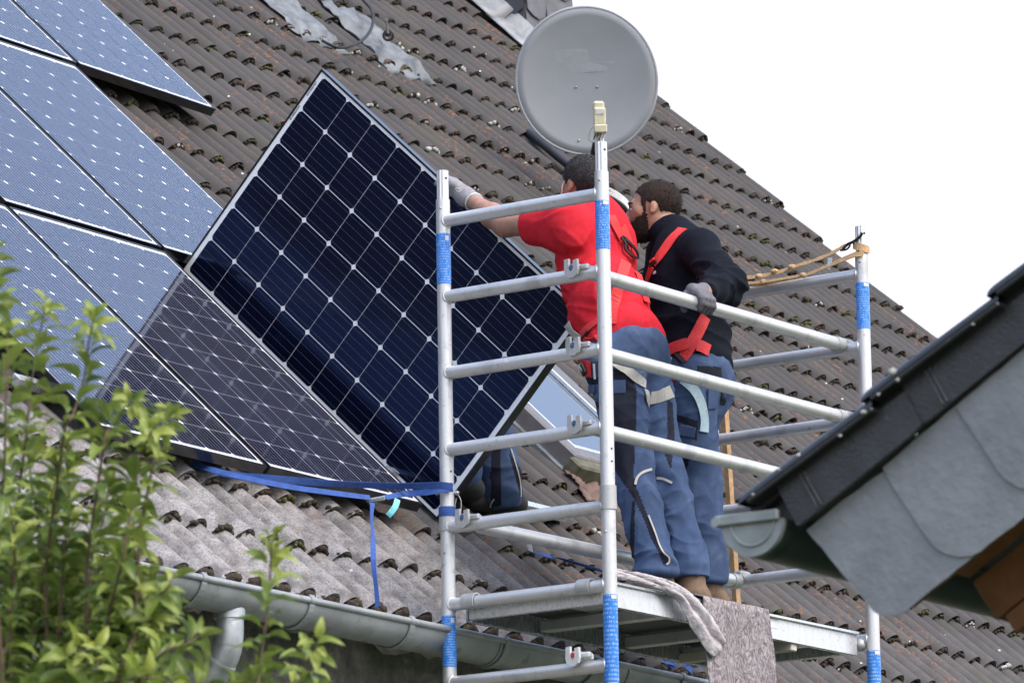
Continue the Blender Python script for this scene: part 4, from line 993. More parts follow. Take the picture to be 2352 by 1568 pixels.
# verge tiles: a rolled edge on top, a flange hanging down in front
TIP0 = (-.037, .060); STEP = (.3005, .1835)
for k in range(-0, 15):
    o = gp(TIP0[0]+STEP[0]*k, TIP0[1]+STEP[1]*k, 0); Lr = .372; rise = .022; ax = norm(rk*Lr-rn*rise)
    nx = norm(np.cross(B, ax)); nx = nx if nx[2] > 0 else -nx
    m_ = MB(); ns = 14
    # roll with a rounded nose
    vs = []; st = [(0, .45, .0), (.012, .75, .0), (.03, .93, 0), (.06, 1, 0), (.5, 1, 0), (1, 1, 0)]
    for (f, sc, _) in st:
        c = o+ax*Lr*f
        for q in range(ns+1):
            a = math.pi*q/ns; vs.append(c+B*(.022-.040*math.cos(a)*1.0)*1.0*(1 if f > .0 else .9)+nx*(.024*math.sin(a)*sc))
    m_.add(vs, [(i*(ns+1)+q, i*(ns+1)+q+1, (i+1)*(ns+1)+q+1, (i+1)*(ns+1)+q) for i in range(len(st)-1) for q in range(ns)], 0, True)
    m_.add([vs[q] for q in range(ns+1)], [tuple(range(ns+1))])
    # underside of the roll
    m_.box(o+ax*Lr*.52+B*.02-nx*.004, ax*Lr*.465, B*.036, nx*.006, 0, .003)
    # hanging flange
    fl0 = o+ax*.085+B*(.012+.005*(k % 2))
    drop = .108
    m_.prism([fl0-nx*.006, fl0+ax*(Lr-.02)-nx*.006, fl0+ax*(Lr-.02)-nx*(drop-.020), fl0+ax*(Lr-.06)-nx*(drop-.014), fl0+ax*.012-nx*drop, fl0-ax*.0-nx*(drop-.002)], B*.014)
    # raised double rib near the lower end of the flange
    for dx_ in (.060, .071): m_.box(fl0+ax*dx_-nx*(drop/2+.004)-B*.0015, ax*.0026, B*.003, nx*(drop/2-.010), 0, .001)
    m_.box(o+ax*Lr*.5+B*.12-nx*.012, ax*Lr*.5, B*.09, nx*.008)
    o_ = m_.build('verge_tile', 'verge_tile', nb); recalc(o_)
# board behind, then slates hung on it
def P2(m, z, off): return gp(m, z, off)
bd = MB(); bpoly = [(.112, -.012), (.235, -.158), (.275, -.183), (.325, -.180), (4.6, 2.42), (4.6, 2.76), (.30, .12)]
bd.prism([P2(m, z, .055) for m, z in bpoly], B*.022); recalc(bd.build('barge_board', 'soffit_wood', nb))
def slate(poly, off, tilt=0.0):
    # poly in the gable plane; 7 mm thick, chipped lower edge
    pts = []; rg = random.Random(int(off*1e5)); n = len(poly)
    for k in range(n):
        (a, b2), (c, d) = poly[k], poly[(k+1) % n]; L = math.hypot(c-a, d-b2); s_ = max(1, int(L/.022))
        for q in range(s_):
            t_ = q/s_; j_ = .0014 if q else 0; pts.append((a+(c-a)*t_+rg.uniform(-j_, j_), b2+(d-b2)*t_+rg.uniform(-j_, j_)))
    m_ = MB(); m_.prism([P2(m, z, off) for m, z in pts], B*.0045); return recalc(m_.build('slate', 'slate', nb))
slate([(.092, .001), (.160, -.081), (.228, -.163), (.244, -.184), (.263, -.196), (.290, -.199), (.319, -.194), (.343, -.177), (.50, -.083), (.50, .10), (.45, .21), (.279, .105), (.18, .055)], .0445)
slate([(.279, .112), (.310, .058), (.340, .013), (.362, -.022), (.388, -.058), (.405, -.074), (.424, -.084), (.450, -.092), (.480, -.093), (.500, -.086), (.70, .032), (.70, .30), (.62, .325), (.43, .208)], .0395)
step = (.178, .109)
for k in range(0, 22):
    ox, oz = .459+step[0]*k*1.0-.0, .218+step[1]*k
    base = [(0, 0), (.036, -.057), (.073, -.114), (.090, -.142), (.107, -.163), (.135, -.182), (.166, -.191), (.20, -.192), (.218, -.185), (.42, -.066), (.42, .21), (.36, .222), (.17, .108)]
    if k == 0: pass
    slate([(ox+a, oz+b2) for a, b2 in base], .0345 if k % 2 == 0 else .0295)
# slate nails
m_ = MB()
for (x, y) in ((1929, 1102), (2300, 806), (2103, 997)):
    d = ray(x, y); P = d*(((gp(0, 0, .040))@B)/(d@B)); m_.ball(P, .0065, 1)
m_.build('nail', 'steel', nb)
# lichen spots on the roll
m_ = MB(); rg = random.Random(3)
for (x, y, r) in ((1835, 1045, .006), (1900, 1003, .003), (2052, 855, .012), (2062, 872, .006), (1985, 945, .008), (1930, 1000, .005), (2235, 745, .004), (1730, 1135, .006), (2018, 905, .005), (1790, 1078, .004)):
    d = ray(x, y); P = d*(((gp(0, 0, -.016))@B)/(d@B)); m_.ball(P, r, 1, sc=(1, .5, .7), jit=.3, rg=rg)
m_.build('lichen', 'moss_pale', nb)
# gutter of the neighbour, end cap towards the camera
Gc = gp(-.012, .024, 0); gr = .0735
m_ = MB(); prf = [gr*(math.cos(a)*Mx-math.sin(a)*Z) for a in np.linspace(0, math.pi, 19)]
m_.sweep(prf, Gc+B*.014, Gc+B*9, 0, True); m_.sweep([p*.97 for p in prf][::-1], Gc+B*.014, Gc+B*9, 0, True)
m_.tube([Gc-Mx*gr+B*.014+Z*.006, Gc-Mx*gr+B*9+Z*.006], .010, 10)
ng = m_.build('gutter', 'gutter_green', nb)
m_ = MB(); m_.prism([Gc+p*1.0 for p in prf], B*.014); m_.build('end_cap', 'zinc_pale', ng)
m_ = MB(); ringp = [Gc+p*.70-B*.0005 for p in prf]; m_.tube(ringp, .0035, 6); recalc(m_.build('end_cap_ring', 'zinc_pale', ng))
m_ = MB(); m_.box(Gc-Mx*.010+Z*.008-B*.004, Mx*.076, Z*.0115, B*.007, 0, .003); m_.tube([Gc-Mx*.083+Z*.006-B*.012, Gc-Mx*.083+Z*.006+B*.02], .0105, 14); m_.build('end_cap_strap', 'zinc_pale', ng)
for q_, w_, s_ in ((.050, .012, 1.022), (.50, .03, 1.03), (1.15, .03, 1.03)): m_ = MB(); m_.sweep([p*s_ for p in prf], Gc+B*q_, Gc+B*(q_+w_), 0, True); m_.build('gutter_bracket', 'gutter_green', ng)
# soffit boards below the verge overhang, and the outer rafter with its square cut end
for k in range(2):
    o = gp(.338, -.094, .082+.110*k); m_ = MB(); m_.box(o+rk*2.5+B*.0535+rn*.010, rk*2.5, B*.0535, rn*.009, 0, .002); m_.build('soffit_plank', 'soffit_wood', nb)
o = gp(.338, -.098, .305); m_ = MB(); m_.box(o+rk*2.5-rn*.052+B*.03, rk*2.5, B*.03, rn*.050, 0, .004); m_.build('rafter', 'soffit_wood', nb)
m_ = MB(); m_.box(o+rk*2.52-rn*.128+B*.033, rk*2.5, B*.028, rn*.023, 0, .003); m_.build('rafter_trim', 'soffit_wood', nb)
for k in range(9):
    o = gp(.36, -.085, .37+.118*k); m_ = MB(); m_.box(o+rk*2.5+B*.056+rn*.010, rk*2.5, B*.056, rn*.009, 0, .002); m_.build('soffit_plank', 'soffit_wood', nb)
# wall under it
m_ = MB(); wq = gp(.72, -.02, 1.15); tz = lambda mm: G0[2]-.14+RS*(mm-.17)
c_ = [(.72, GROUND-.1), (8.0, GROUND-.1), (8.0, tz(.9)), (4.5, tz(4.3)), (.72, tz(.70))]
m_.prism([V3(*gp(a, 0, 1.15)[:2], z) for a, z in c_], B*7); recalc(m_.build('wall', 'plaster', nb))

# ------------------------------------------------------------------ apple tree in front, out of focus
apple = empty('apple_tree', V3(*at(180, 1568, 10.6)[:2], GROUND), 'young apple tree with upright leafy shoots at the lower left', 'tree')
def leaf_mesh(seed, curl, cup, L=.064, W=.036):
    m_ = MB(); nl, nw = 7, 4; vs = []
    for a in range(nl+1):
        t_ = a/nl; w = W/2*(math.sin(math.pi*min(1, t_**.80*.97+.03))**.62)*(1.0-.10*t_); 
        ang = curl*t_*t_; y = L*(t_-.22*curl*t_**3*.5); z = -L*.5*curl*t_*t_*.8
        for b2 in range(nw+1):
            s_ = b2/nw*2-1; wav = .0022*math.sin(9*t_+seed+2*s_)*abs(s_)
            vs.append((s_*w*math.cos(cup*abs(s_)), y, z+abs(s_)*w*math.sin(cup*1.2)+wav))
    m_.add(vs, [(a*(nw+1)+c, a*(nw+1)+c+1, (a+1)*(nw+1)+c+1, (a+1)*(nw+1)+c) for a in range(nl) for c in range(nw)], 0, True)
    m_.tube([V3(0, -.016, .003), V3(0, 0, 0)], .0009, 4, caps=False); return m_
leafmb = [leaf_mesh(k, c, u) for k, (c, u) in enumerate(((1.1, .55), (1.5, .6), (1.9, .45), (.7, .7), (2.2, .5), (1.4, .3)))]
leafmm = [[m_.mesh('leaf', 'leaf_%d' % c) for c in range(3)] for m_ in leafmb]
shoots = [
 ([(215, 1640), (241, 1458), (268, 1338), (286, 1262), (310, 1114), (327, 1040), (352, 985), (378, 962)], 10.55, 1.0),
 ([(20, 1400), (45, 1120), (59, 1007), (74, 868), (93, 760), (104, 705)], 10.7, .95),
 ([(105, 1300), (148, 991), (164, 961), (191, 877), (204, 785), (215, 735)], 10.65, .95),
 ([(200, 1280), (238, 1028), (256, 976), (285, 930), (300, 925)], 10.6, .9),
 ([(325, 1200), (364, 1007), (380, 972), (392, 950)], 10.7, .85),
 ([(583, 1640), (600, 1512), (617, 1378), (622, 1278), (624, 1240)], 10.4, .92),
 ([(660, 1640), (697, 1568), (712, 1500), (728, 1475)], 10.35, .9),
 ([(330, 1640), (355, 1400), (385, 1350), (397, 1318)], 10.6, .85),
 ([(-30, 1300), (6, 1120), (12, 960), (18, 800), (12, 690)], 10.45, .95),
 ([(-40, 900), (-25, 760), (-18, 640), (-14, 580)], 10.3, .9),
 ([(120, 1640), (138, 1400), (150, 1250), (160, 1130), (150, 1050)], 10.8, 1.0),
 ([(60, 1640), (80, 1420), (95, 1250), (70, 1100), (62, 980)], 10.85, 1.0),
 ([(-20, 1640), (20, 1450), (35, 1280), (22, 1150)], 10.6, 1.0),
 ([(290, 1660), (320, 1560), (372, 1500), (432, 1476), (452, 1462)], 10.5, .95),
 ([(160, 1660), (190, 1520), (205, 1400), (210, 1290), (240, 1180), (250, 1110)], 10.7, 1.0),
 ([(250, 1680), (260, 1590), (300, 1480), (330, 1440), (352, 1420)], 10.65, .95),
 ([(500, 1680), (522, 1610), (556, 1570), (590, 1545)], 10.45, .85),
 ([(0, 1680), (60, 1600), (120, 1540), (170, 1500), (215, 1490)], 10.5, 1.0),
 ([(90, 1680), (150, 1620), (240, 1570), (330, 1555), (390, 1560)], 10.45, 1.0),
 ([(-30, 1560), (40, 1520), (90, 1440), (120, 1380)], 10.9, 1.0),
 ([(340, 1680), (400, 1620), (455, 1580), (480, 1560)], 10.5, .9),
 ([(640, 1680), (660, 1600), (690, 1560)], 10.45, .85),
 ([(180, 1640), (150, 1480), (110, 1340), (105, 1200), (130, 1090)], 11.0, 1.0),
 ([(-30, 1480), (5, 1350), (60, 1230), (110, 1150)], 11.0, 1.0),
]
rg = random.Random(21)
for k in range(26):
    x0 = rg.uniform(-40, 330); y0 = rg.uniform(1350, 1680); shoots.append(([(x0, y0), (x0+rg.uniform(-20, 40), y0-120), (x0+rg.uniform(-30, 70), y0-230)], rg.uniform(10.8, 11.3), 1.0))
leaves = []
hub = V3(*at(150, 1568, 10.8)[:2], -.2)
for si, (pts, d, sc) in enumerate(shoots):
    dj = rg.uniform(-.06, .06); P = polyline([at(x, y, d+dj+.05*math.sin(k*1.7+si)) for k, (x, y) in enumerate(pts)], 6); n = len(P)
    m_ = MB(); first = P[0]; path = polyline([hub+V3(rg.uniform(-.04, .04), rg.uniform(-.04, .04), 0), (hub+first)/2+V3(0, 0, -.05), first], 4)[:-1]+P
    m_.tube(path, list(np.linspace(.0038, .0014, len(path))), 7); m_.build('branch', 'twig', apple)
    cum = [0]
    for k in range(1, n): cum.append(cum[-1]+np.linalg.norm(P[k]-P[k-1]))
    s_ = .0; phi_ = rg.uniform(0, 6.28)
    while s_ < cum[-1]+.004:
        f = min(s_, cum[-1]-1e-4); k = max(0, next(i for i in range(1, n) if cum[i] >= f)-1); t_ = (f-cum[k])/(cum[k+1]-cum[k]); p = P[k]*(1-t_)+P[k+1]*t_
        ax = norm(P[k+1]-P[k]); X_, Y_ = perp(ax); end = s_/cum[-1]
        for rep in range(2 if rg.random() < .62 else 1):
            phi_ += 2.4+rg.uniform(-.5, .5); rad = math.cos(phi_)*X_+math.sin(phi_)*Y_
            lift = .55+.75*max(0, end-.6)/.4+rg.uniform(-.25, .25)
            dirn = norm(rad+ax*lift+V3(0, 0, .12)); up = norm(ax*.9-rad*.35+V3(0, 0, .6)); up = norm(up-dirn*(up@dirn)); rr = rg.uniform(-.5, .5)
            sd2 = np.cross(dirn, up); up = norm(up*math.cos(rr)+sd2*math.sin(rr)); sd2 = np.cross(dirn, up)
            size = sc*rg.uniform(.8, 1.15)*(1-.42*max(0, end-.8)/.2)*(.72 if rep else 1)
            young = 1 if end > .78 and rg.random() < .7 else (2 if rg.random() < (.38 if d > 10.75 else .2) else (1 if rg.random() < .12 else 0))
            leaves.append((p+dirn*.014, dirn, up, sd2, size, rg.randrange(6), young))
        s_ += rg.uniform(.0125, .021)*(1-.45*max(0, end-.85)/.15)
lc = np.array([l[0] for l in leaves]); lpx = proj(lc); ldist = lc@CF
vis = (lpx[:, 0] > -40) & (lpx[:, 0] < 2392) & (lpx[:, 1] > -40) & (lpx[:, 1] < 1610)
ordl = [k for k in np.argsort(ldist) if vis[k]][:300]; one = set(ordl); rest = MB()
fol = [MB(), MB(), MB()]
for k, (p, dirn, up, sd2, size, shp, col) in enumerate(leaves):
    if k in one: place(leafmm[shp][col], 'leaf', apple, sd2*size, dirn*size, up*size, p)
    else:
        Mx_ = np.stack([sd2, dirn, up])*size; rest.add([p+np.array(q)@Mx_ for q in leafmb[shp].v], leafmb[shp].f, col, True)
ro = rest.build('foliage', ['leaf_0', 'leaf_1', 'leaf_2'], apple); ro['kind'] = 'stuff'
m_ = MB(); m_.tube([V3(hub[0], hub[1], GROUND), hub*.5+V3(hub[0], hub[1], GROUND)*.5+V3(.02, .01, 0), hub], [.035, .028, .02], 12); m_.build('trunk', 'twig', apple)

# added foliage mass behind the camera, shaped to darken the upright panel's reflection
m_ = MB(); rg2 = np.random.RandomState(8); cs = []
for k in range(46):
    az = 229+k*.95; az = az+rg2.uniform(-.5, .5); topel = 9.0+(az-241)*.78+rg2.uniform(-.6, .6); topel = min(max(topel, 6.0), 19)
    d_ = rg2.uniform(42, 47); zt = d_*math.tan(math.radians(topel)); c0 = V3(math.sin(math.radians(az))*d_, math.cos(math.radians(az))*d_, 0)
    z_ = GROUND+1.0
    while z_ < zt-.6: cs.append((c0+V3(rg2.uniform(-.6, .6), rg2.uniform(-.6, .6), z_), rg2.uniform(.9, 1.5))); z_ += .9
vs = []; fs = []
for c, r in cs:
    for q in range(26):
        d_ = rg2.normal(size=3); d_ /= np.linalg.norm(d_); p = c+d_*r*rg2.uniform(.5, 1.0); a, b2 = perp(norm(d_+rg2.normal(size=3)*.5)); s_ = rg2.uniform(.16, .34); k = len(vs)
        vs += [p-a*s_, p-b2*s_*.7, p+a*s_, p+b2*s_*.7]; fs.append((k, k+1, k+2, k+3))
m_.add(vs, fs); o = m_.build('foliage_screen', 'screen_leaf'); tagthing(o, 'added dark foliage screen behind the camera', None, None, 'stuff')

# ------------------------------------------------------------------ people: smooth bodies from blended limbs
class Field:
    def __init__(s, lo, hi, h):
        s.h = h; s.lo = np.asarray(lo, float)-3*h; s.n = np.ceil((np.asarray(hi)+3*h-s.lo)/h).astype(int)+1
        s.f = np.full(tuple(s.n), 1.0, np.float32)
    def _sub(s, lo, hi):
        a = np.maximum(np.floor((lo-s.lo)/s.h).astype(int), 0); b = np.minimum(np.ceil((hi-s.lo)/s.h).astype(int)+1, s.n)
        if (b <= a).any(): return None, None
        g = np.meshgrid(*[s.lo[k]+s.h*np.arange(a[k], b[k]) for k in range(3)], indexing='ij')
        return tuple(slice(a[k], b[k]) for k in range(3)), np.stack(g, -1)
    def blend(s, sl, d, k, op):
        f = s.f[sl]
        if op == 'u':
            if k <= 0: s.f[sl] = np.minimum(f, d)
            else:
                q = np.maximum(k-np.abs(f-d), 0)/k; s.f[sl] = np.minimum(f, d)-q*q*k*.25
        else: s.f[sl] = np.maximum(f, -d)
    def cap(s, a, b, ra, rb, k=.03, op='u'):
        a, b = np.asarray(a, float), np.asarray(b, float); m = max(ra, rb)+k+3*s.h
        sl, p = s._sub(np.minimum(a, b)-m, np.maximum(a, b)+m)
        if sl is None: return
        d = b-a; t = np.clip(((p-a)@d)/(d@d+1e-12), 0, 1); q = p-a-t[..., None]*d
        s.blend(sl, (np.sqrt((q*q).sum(-1))-(ra+(rb-ra)*t)).astype(np.float32), k, op)
    def ell(s, c, axes, r, k=.03, op='u'):
        m = max(r)+k+3*s.h; c = np.asarray(c, float); sl, p = s._sub(c-m, c+m)
        if sl is None: return
        q = (p-c)@np.stack([norm(a) for a in axes], 1); r = np.asarray(r, float)
        k0 = np.sqrt(((q/r)**2).sum(-1)); k1 = np.sqrt(((q/(r*r))**2).sum(-1))+1e-9
        s.blend(sl, (k0*(k0-1)/k1).astype(np.float32), k, op)
    def clip(s, fn):
        sl, p = s._sub(s.lo-1, s.lo+s.h*s.n+1); s.f = np.maximum(s.f, fn(p).astype(np.float32))
    def mesh(s):
        f = s.f; ins = f < 0; nx, ny, nz = f.shape
        c = np.zeros((nx-1, ny-1, nz-1), np.int8)
        for dx in (0, 1):
            for dy in (0, 1):
                for dz in (0, 1): c += ins[dx:nx-1+dx, dy:ny-1+dy, dz:nz-1+dz]
        cells = np.argwhere((c > 0) & (c < 8)); idx = -np.ones(c.shape, np.int64); idx[tuple(cells.T)] = np.arange(len(cells))
        acc = np.zeros((len(cells), 3)); cnt = np.zeros(len(cells))
        cor = [(i, j, k) for i in (0, 1) for j in (0, 1) for k in (0, 1)]
        val = {q: f[cells[:, 0]+q[0], cells[:, 1]+q[1], cells[:, 2]+q[2]] for q in cor}
        for q in cor:
            for ax in range(3):
                if q[ax] == 0:
                    r = list(q); r[ax] = 1; r = tuple(r); a, b = val[q], val[r]; x = (a < 0) != (b < 0)
                    t = np.where(x, a/np.where(x, a-b, 1), 0); pt = np.zeros((len(cells), 3)); pt += np.array(q); pt[:, ax] += t
                    acc[x] += pt[x]; cnt[x] += 1
        v = s.lo+s.h*(cells+acc/cnt[:, None]); quads = []
        for ax in range(3):
            sh = [slice(1, -1)]*3; a_ = [slice(None)]*3; a_[ax] = slice(0, -1); b_ = [slice(None)]*3; b_[ax] = slice(1, None)
            e = np.argwhere(ins[tuple(a_)] != ins[tuple(b_)]); u, w = (ax+1) % 3, (ax+2) % 3
            ok = (e[:, u] > 0) & (e[:, w] > 0) & (e[:, u] < f.shape[u]-1) & (e[:, w] < f.shape[w]-1); e = e[ok]
            fl = ins[tuple(e.T)]
            def cid(du, dw):
                q = e.copy(); q[:, u] += du; q[:, w] += dw; return idx[tuple(q.T)]
            Q = np.stack([cid(-1, -1), cid(0, -1), cid(0, 0), cid(-1, 0)], 1); Q[~fl] = Q[~fl][:, ::-1]; quads.append(Q)
        return v, np.concatenate(quads)
def vnormals(v, q):
    fn = np.cross(v[q[:, 2]]-v[q[:, 0]], v[q[:, 3]]-v[q[:, 1]]); n = np.zeros_like(v)
    for k in range(4): np.add.at(n, q[:, k], fn)
    return n/(np.linalg.norm(n, axis=1, keepdims=True)+1e-12), fn/(np.linalg.norm(fn, axis=1, keepdims=True)+1e-12)
_tab = np.random.RandomState(77).rand(32, 32, 32)
def vnoise(p):
    i = np.floor(p).astype(int); f = p-i; f = f*f*(3-2*f); r = 0
    for dx in (0, 1):
        for dy in (0, 1):
            for dz in (0, 1):
                w = (f[:, 0] if dx else 1-f[:, 0])*(f[:, 1] if dy else 1-f[:, 1])*(f[:, 2] if dz else 1-f[:, 2])
                r = r+w*_tab[(i[:, 0]+dx) % 32, (i[:, 1]+dy) % 32, (i[:, 2]+dz) % 32]
    return r
def smooth(v, q, it=2, lam=.5):
    for _ in range(it):
        a = np.zeros_like(v); c = np.zeros(len(v))
        for k in range(4):
            np.add.at(a, q[:, k], v[q[:, (k+1) % 4]]); np.add.at(c, q[:, k], 1); np.add.at(a, q[:, k], v[q[:, (k+3) % 4]]); np.add.at(c, q[:, k], 1)
        v = v+lam*(a/c[:, None]-v)
    return v
def emit(name, v, q, mats, parent, mi=None):
    me = bpy.data.meshes.new(name); me.from_pydata((v-worldloc(parent)).tolist(), [], q.tolist())
    for m in mats: me.materials.append(MATS[m])
    if mi is not None: me.polygons.foreach_set('material_index', mi.astype(np.int32))
    me.polygons.foreach_set('use_smooth', [True]*len(q)); me.update()
    o = bpy.data.objects.new(name, me); COL.objects.link(o); o.parent = parent; return o
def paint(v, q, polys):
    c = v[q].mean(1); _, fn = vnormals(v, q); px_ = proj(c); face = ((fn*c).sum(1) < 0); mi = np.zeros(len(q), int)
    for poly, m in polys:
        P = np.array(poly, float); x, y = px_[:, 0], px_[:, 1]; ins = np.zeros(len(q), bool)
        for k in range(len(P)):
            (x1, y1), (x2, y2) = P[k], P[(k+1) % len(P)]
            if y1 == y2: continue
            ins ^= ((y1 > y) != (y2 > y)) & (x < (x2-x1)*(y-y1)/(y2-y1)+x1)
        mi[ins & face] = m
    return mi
def folds(v, q, amp, specs):
    n, _ = vnormals(v, q); d = np.zeros(len(v))
    for dirn, f_along, f_across, a, pw in specs:
        dirn = norm(np.asarray(dirn, float)); X_, Y_ = perp(dirn); w = vnoise(v*6.0+11)*2.2
        p = np.stack([(v@dirn)*f_along+w, (v@X_)*f_across+w*.5, (v@Y_)*f_across], 1)+40
        d += a*((1-np.abs(2*vnoise(p)-1))**pw-.35)
    return v+n*(d*amp(v))[:, None]
class Person:
    def __init__(s, loc, label):
        s.root = empty('person', loc, label, 'person', 'workers at the scaffold'); s.tris = []
    def add(s, name, v, q, mats, mi=None, hit=True):
        o = emit(name, v, q, mats, s.root, mi)
        if hit: s.tris.append((v, q))
        return o
    def bvh(s):
        vs = np.concatenate([v for v, q in s.tris]); off = 0; qs = []
        for v, q in s.tris: qs.append(q+off); off += len(v)
        s.tree = BVHTree.FromPolygons([Vector(p) for p in vs], np.concatenate(qs).tolist())
    def on(s, x, y, lift=.005):
        d = ray(x, y); h = s.tree.ray_cast(Vector((0, 0, 0)), Vector(norm(d)))
        if h[0] is None: return None, None
        nrm_ = np.array(h[1]); nrm_ = nrm_ if nrm_@d < 0 else -nrm_
        return np.array(h[0])+norm(nrm_-norm(d)*.6)*lift, nrm_
    def strap(s, pts, w, mat, name='harness_strap', lift=.006, t=.003, n=5):
        P = polyline([V3(x, y, 0) for x, y in pts], n); runs = [([], [])]
        for p in P:
            a, b = s.on(p[0], p[1], lift)
            if a is None: continue
            if runs[-1][0] and np.linalg.norm(a-runs[-1][0][-1]) > .06: runs.append(([], []))
            runs[-1][0].append(a); runs[-1][1].append(b)
        Q, U = max(runs, key=lambda r: len(r[0]))
        if len(Q) < 3: return
        Q = np.array(Q); U = np.array(U)
        for _ in range(3):
            Q[1:-1] = .5*Q[1:-1]+.25*(Q[:-2]+Q[2:]); U[1:-1] = .4*U[1:-1]+.3*(U[:-2]+U[2:])
        m_ = MB(); m_.ribbon(list(Q), list(U), w, t); m_.build(name, mat, s.root)
    def plate(s, x, y, w, h, mat, name, ang=0, lift=.008, th=.006):
        a, b = s.on(x, y, lift)
        if a is None: return
        u = norm(CU-b*(CU@b)); r_ = np.cross(u, b); c_, s_ = math.cos(ang), math.sin(ang); r2, u2 = c_*r_+s_*u, -s_*r_+c_*u
        m_ = MB(); m_.box(a, r2*w/2, u2*h/2, b*th/2, 0, .003); m_.build(name, mat, s.root)
def headframe(c, fwd, up, HS=.94):
    fwd = norm(fwd); rt = norm(np.cross(fwd, up)); up = np.cross(rt, fwd)
    return lambda x, y, z: c+(rt*x+fwd*y+up*z)*HS, (rt, fwd, up)
def sc3(*a): return tuple(x*.94 for x in a)
def add_head(F, hp, ax, k=.018):
    F.ell(hp(0, -.012, .036), ax, sc3(.0755, .097, .086), k); F.ell(hp(0, .040, -.022), ax, sc3(.064, .058, .082), .03)
    F.ell(hp(0, .050, -.080), ax, sc3(.046, .042, .032), .03); F.cap(hp(-.010, .082, -.098), hp(.010, .082, -.098), .014, .014, .02)
    F.cap(hp(0, .096, .016), hp(0, .117, -.026), .0075, .0125, .010); F.cap(hp(-.012, .104, -.031), hp(.012, .104, -.031), .009, .009, .008)
    F.cap(hp(-.034, .082, .026), hp(.034, .082, .026), .012, .012, .018)
    F.cap(hp(-.016, .096, -.052), hp(.016, .096, -.052), .0075, .0075, .006); F.cap(hp(-.013, .095, -.063), hp(.013, .095, -.063), .008, .008, .006)
    for sx in (-1, 1):
        F.ell(hp(sx*.031, .098, .006), ax, sc3(.016, .012, .011), 0, 's')
        rt, fw, up = ax; tilt = norm(up-fw*.25)
        F.ell(hp(sx*.079, -.006, -.004), (norm(rt*1+fw*-.35*sx), np.cross(norm(rt+fw*-.35*sx), tilt), tilt), sc3(.0075, .0175, .028), .008)
        F.ell(hp(sx*.087, .000, -.002), (rt, fw, up), sc3(.0045, .008, .014), 0, 's')
        F.cap(hp(sx*.046, .058, -.012), hp(sx*.040, .070, -.022), .024, .018, .02)
def strands(v, q, hp, ax, n, L, seed=3):
    rg = np.random.RandomState(seed); k = rg.randint(0, len(q), n); w = rg.dirichlet([1, 1, 1, 1], n); p = (v[q[k]]*w[..., None]).sum(1); _, fn = vnormals(v, q); nn = fn[k]
    rt, fw, up = ax; dr = nn*.75-fw*.55-up*.35+rg.normal(size=(n, 3))*.30; dr /= np.linalg.norm(dr, axis=1, keepdims=True); sd_ = np.cross(dr, nn); sd_ /= np.linalg.norm(sd_, axis=1, keepdims=True)+1e-9
    ln = L*rg.uniform(.5, 1.2, (n, 1)); wd_ = .0011; P = np.stack([p-sd_*wd_-nn*.001, p+sd_*wd_-nn*.001, p+dr*ln], 1).reshape(-1, 3); return P, [(3*i, 3*i+1, 3*i+2) for i in range(n)]
def hair_piece(s, hp, ax, mat, thick, region, h=.005, name='hair'):
    c = hp(0, -.01, 0); F = Field(c-.15, c+.15, h)
    F.ell(hp(0, -.012, .036), ax, sc3(.0755+thick, .097+thick, .086+thick), .01); F.ell(hp(0, .030, -.022), ax, sc3(.064+thick*.6, .058+thick*.4, .082), .03)
    rt, fw, up = ax
    def fn(p): q = p-hp(0, 0, 0); return region(q@rt/.94, q@fw/.94, q@up/.94)
    F.clip(fn); v, q = F.mesh(); n, _ = vnormals(v, q); v = v+n*((vnoise(v*np.array([260, 260, 130]))-.5)*.0032)[:, None]
    sv, sf = strands(v, q, hp, ax, 2600, .011)
    o = emit(name, v, q, [mat], s.root); 
    m2 = MB(); m2.add(sv, sf); m2.build('hair_tips', mat, o)['kind'] = 'stuff'; return o
def limb(F, pts, rs, k=.03, grow=0.0):
    for a, b, ra, rb in zip(pts[:-1], pts[1:], rs[:-1], rs[1:]): F.cap(a, b, ra+grow, rb+grow, k)
def box_of(pts, m): pts = np.array(pts); return pts.min(0)-m, pts.max(0)+m
def finger(F, pts, r0, r1): 
    n = len(pts)-1
    for k in range(n): F.cap(pts[k], pts[k+1], r0+(r1-r0)*k/n, r0+(r1-r0)*(k+1)/n, .006)

# ---- worker in the red shirt
TBn, TNn = TB, TN
p1 = Person(V3(*at(1560, 1370, 19.46)), 'worker in a red shirt and harness reaching out to the upright panel')
R1 = p1.root; R1.location = Vector(at(1560, 1388, 19.46))
LW = -TB; FW = TN
sh_l, sh_r = at(1302, 514, 19.84), at(1408, 556, 20.12); chest = at(1372, 602, 19.97); waist = at(1398, 715, 19.86); pel = at(1440, 826, 19.75)
c7 = at(1366, 492, 20.02); head = at(1341, 428, 20.10)
el_l, wr_l = at(1160, 517, 20.10), at(1088, 464, 20.32); hd_l = at(1050, 441, 20.40)
el_r, wr_r = at(1372, 640, 20.33), at(1335, 700, 20.28)
hip_l, hip_r = pel+LW*.088-Z*.02, pel-LW*.088-Z*.02
kn_l, kn_r = at(1456, 1100, 19.57), at(1527, 1103, 19.68); an_l, an_r = at(1510, 1318, 19.42), at(1585, 1330, 19.52)
lo, hi = box_of([sh_l, sh_r, head+V3(0, 0, .14), wr_l, hd_l, wr_r, an_l-V3(0, 0, .1), an_r, pel, el_r], .16)
F = Field(lo, hi, .006)
upv = norm(chest-pel)
F.ell(chest, (LW, FW, upv), (.165, .105, .20), .03); F.ell(waist, (LW, FW, upv), (.145, .105, .15), .05); F.ell(pel, (LW, FW, upv), (.160, .115, .13), .05)
F.cap(sh_l, sh_r, .055, .055, .05); F.cap(c7-upv*.03, head-V3(0, 0, .03), .058, .054, .03)
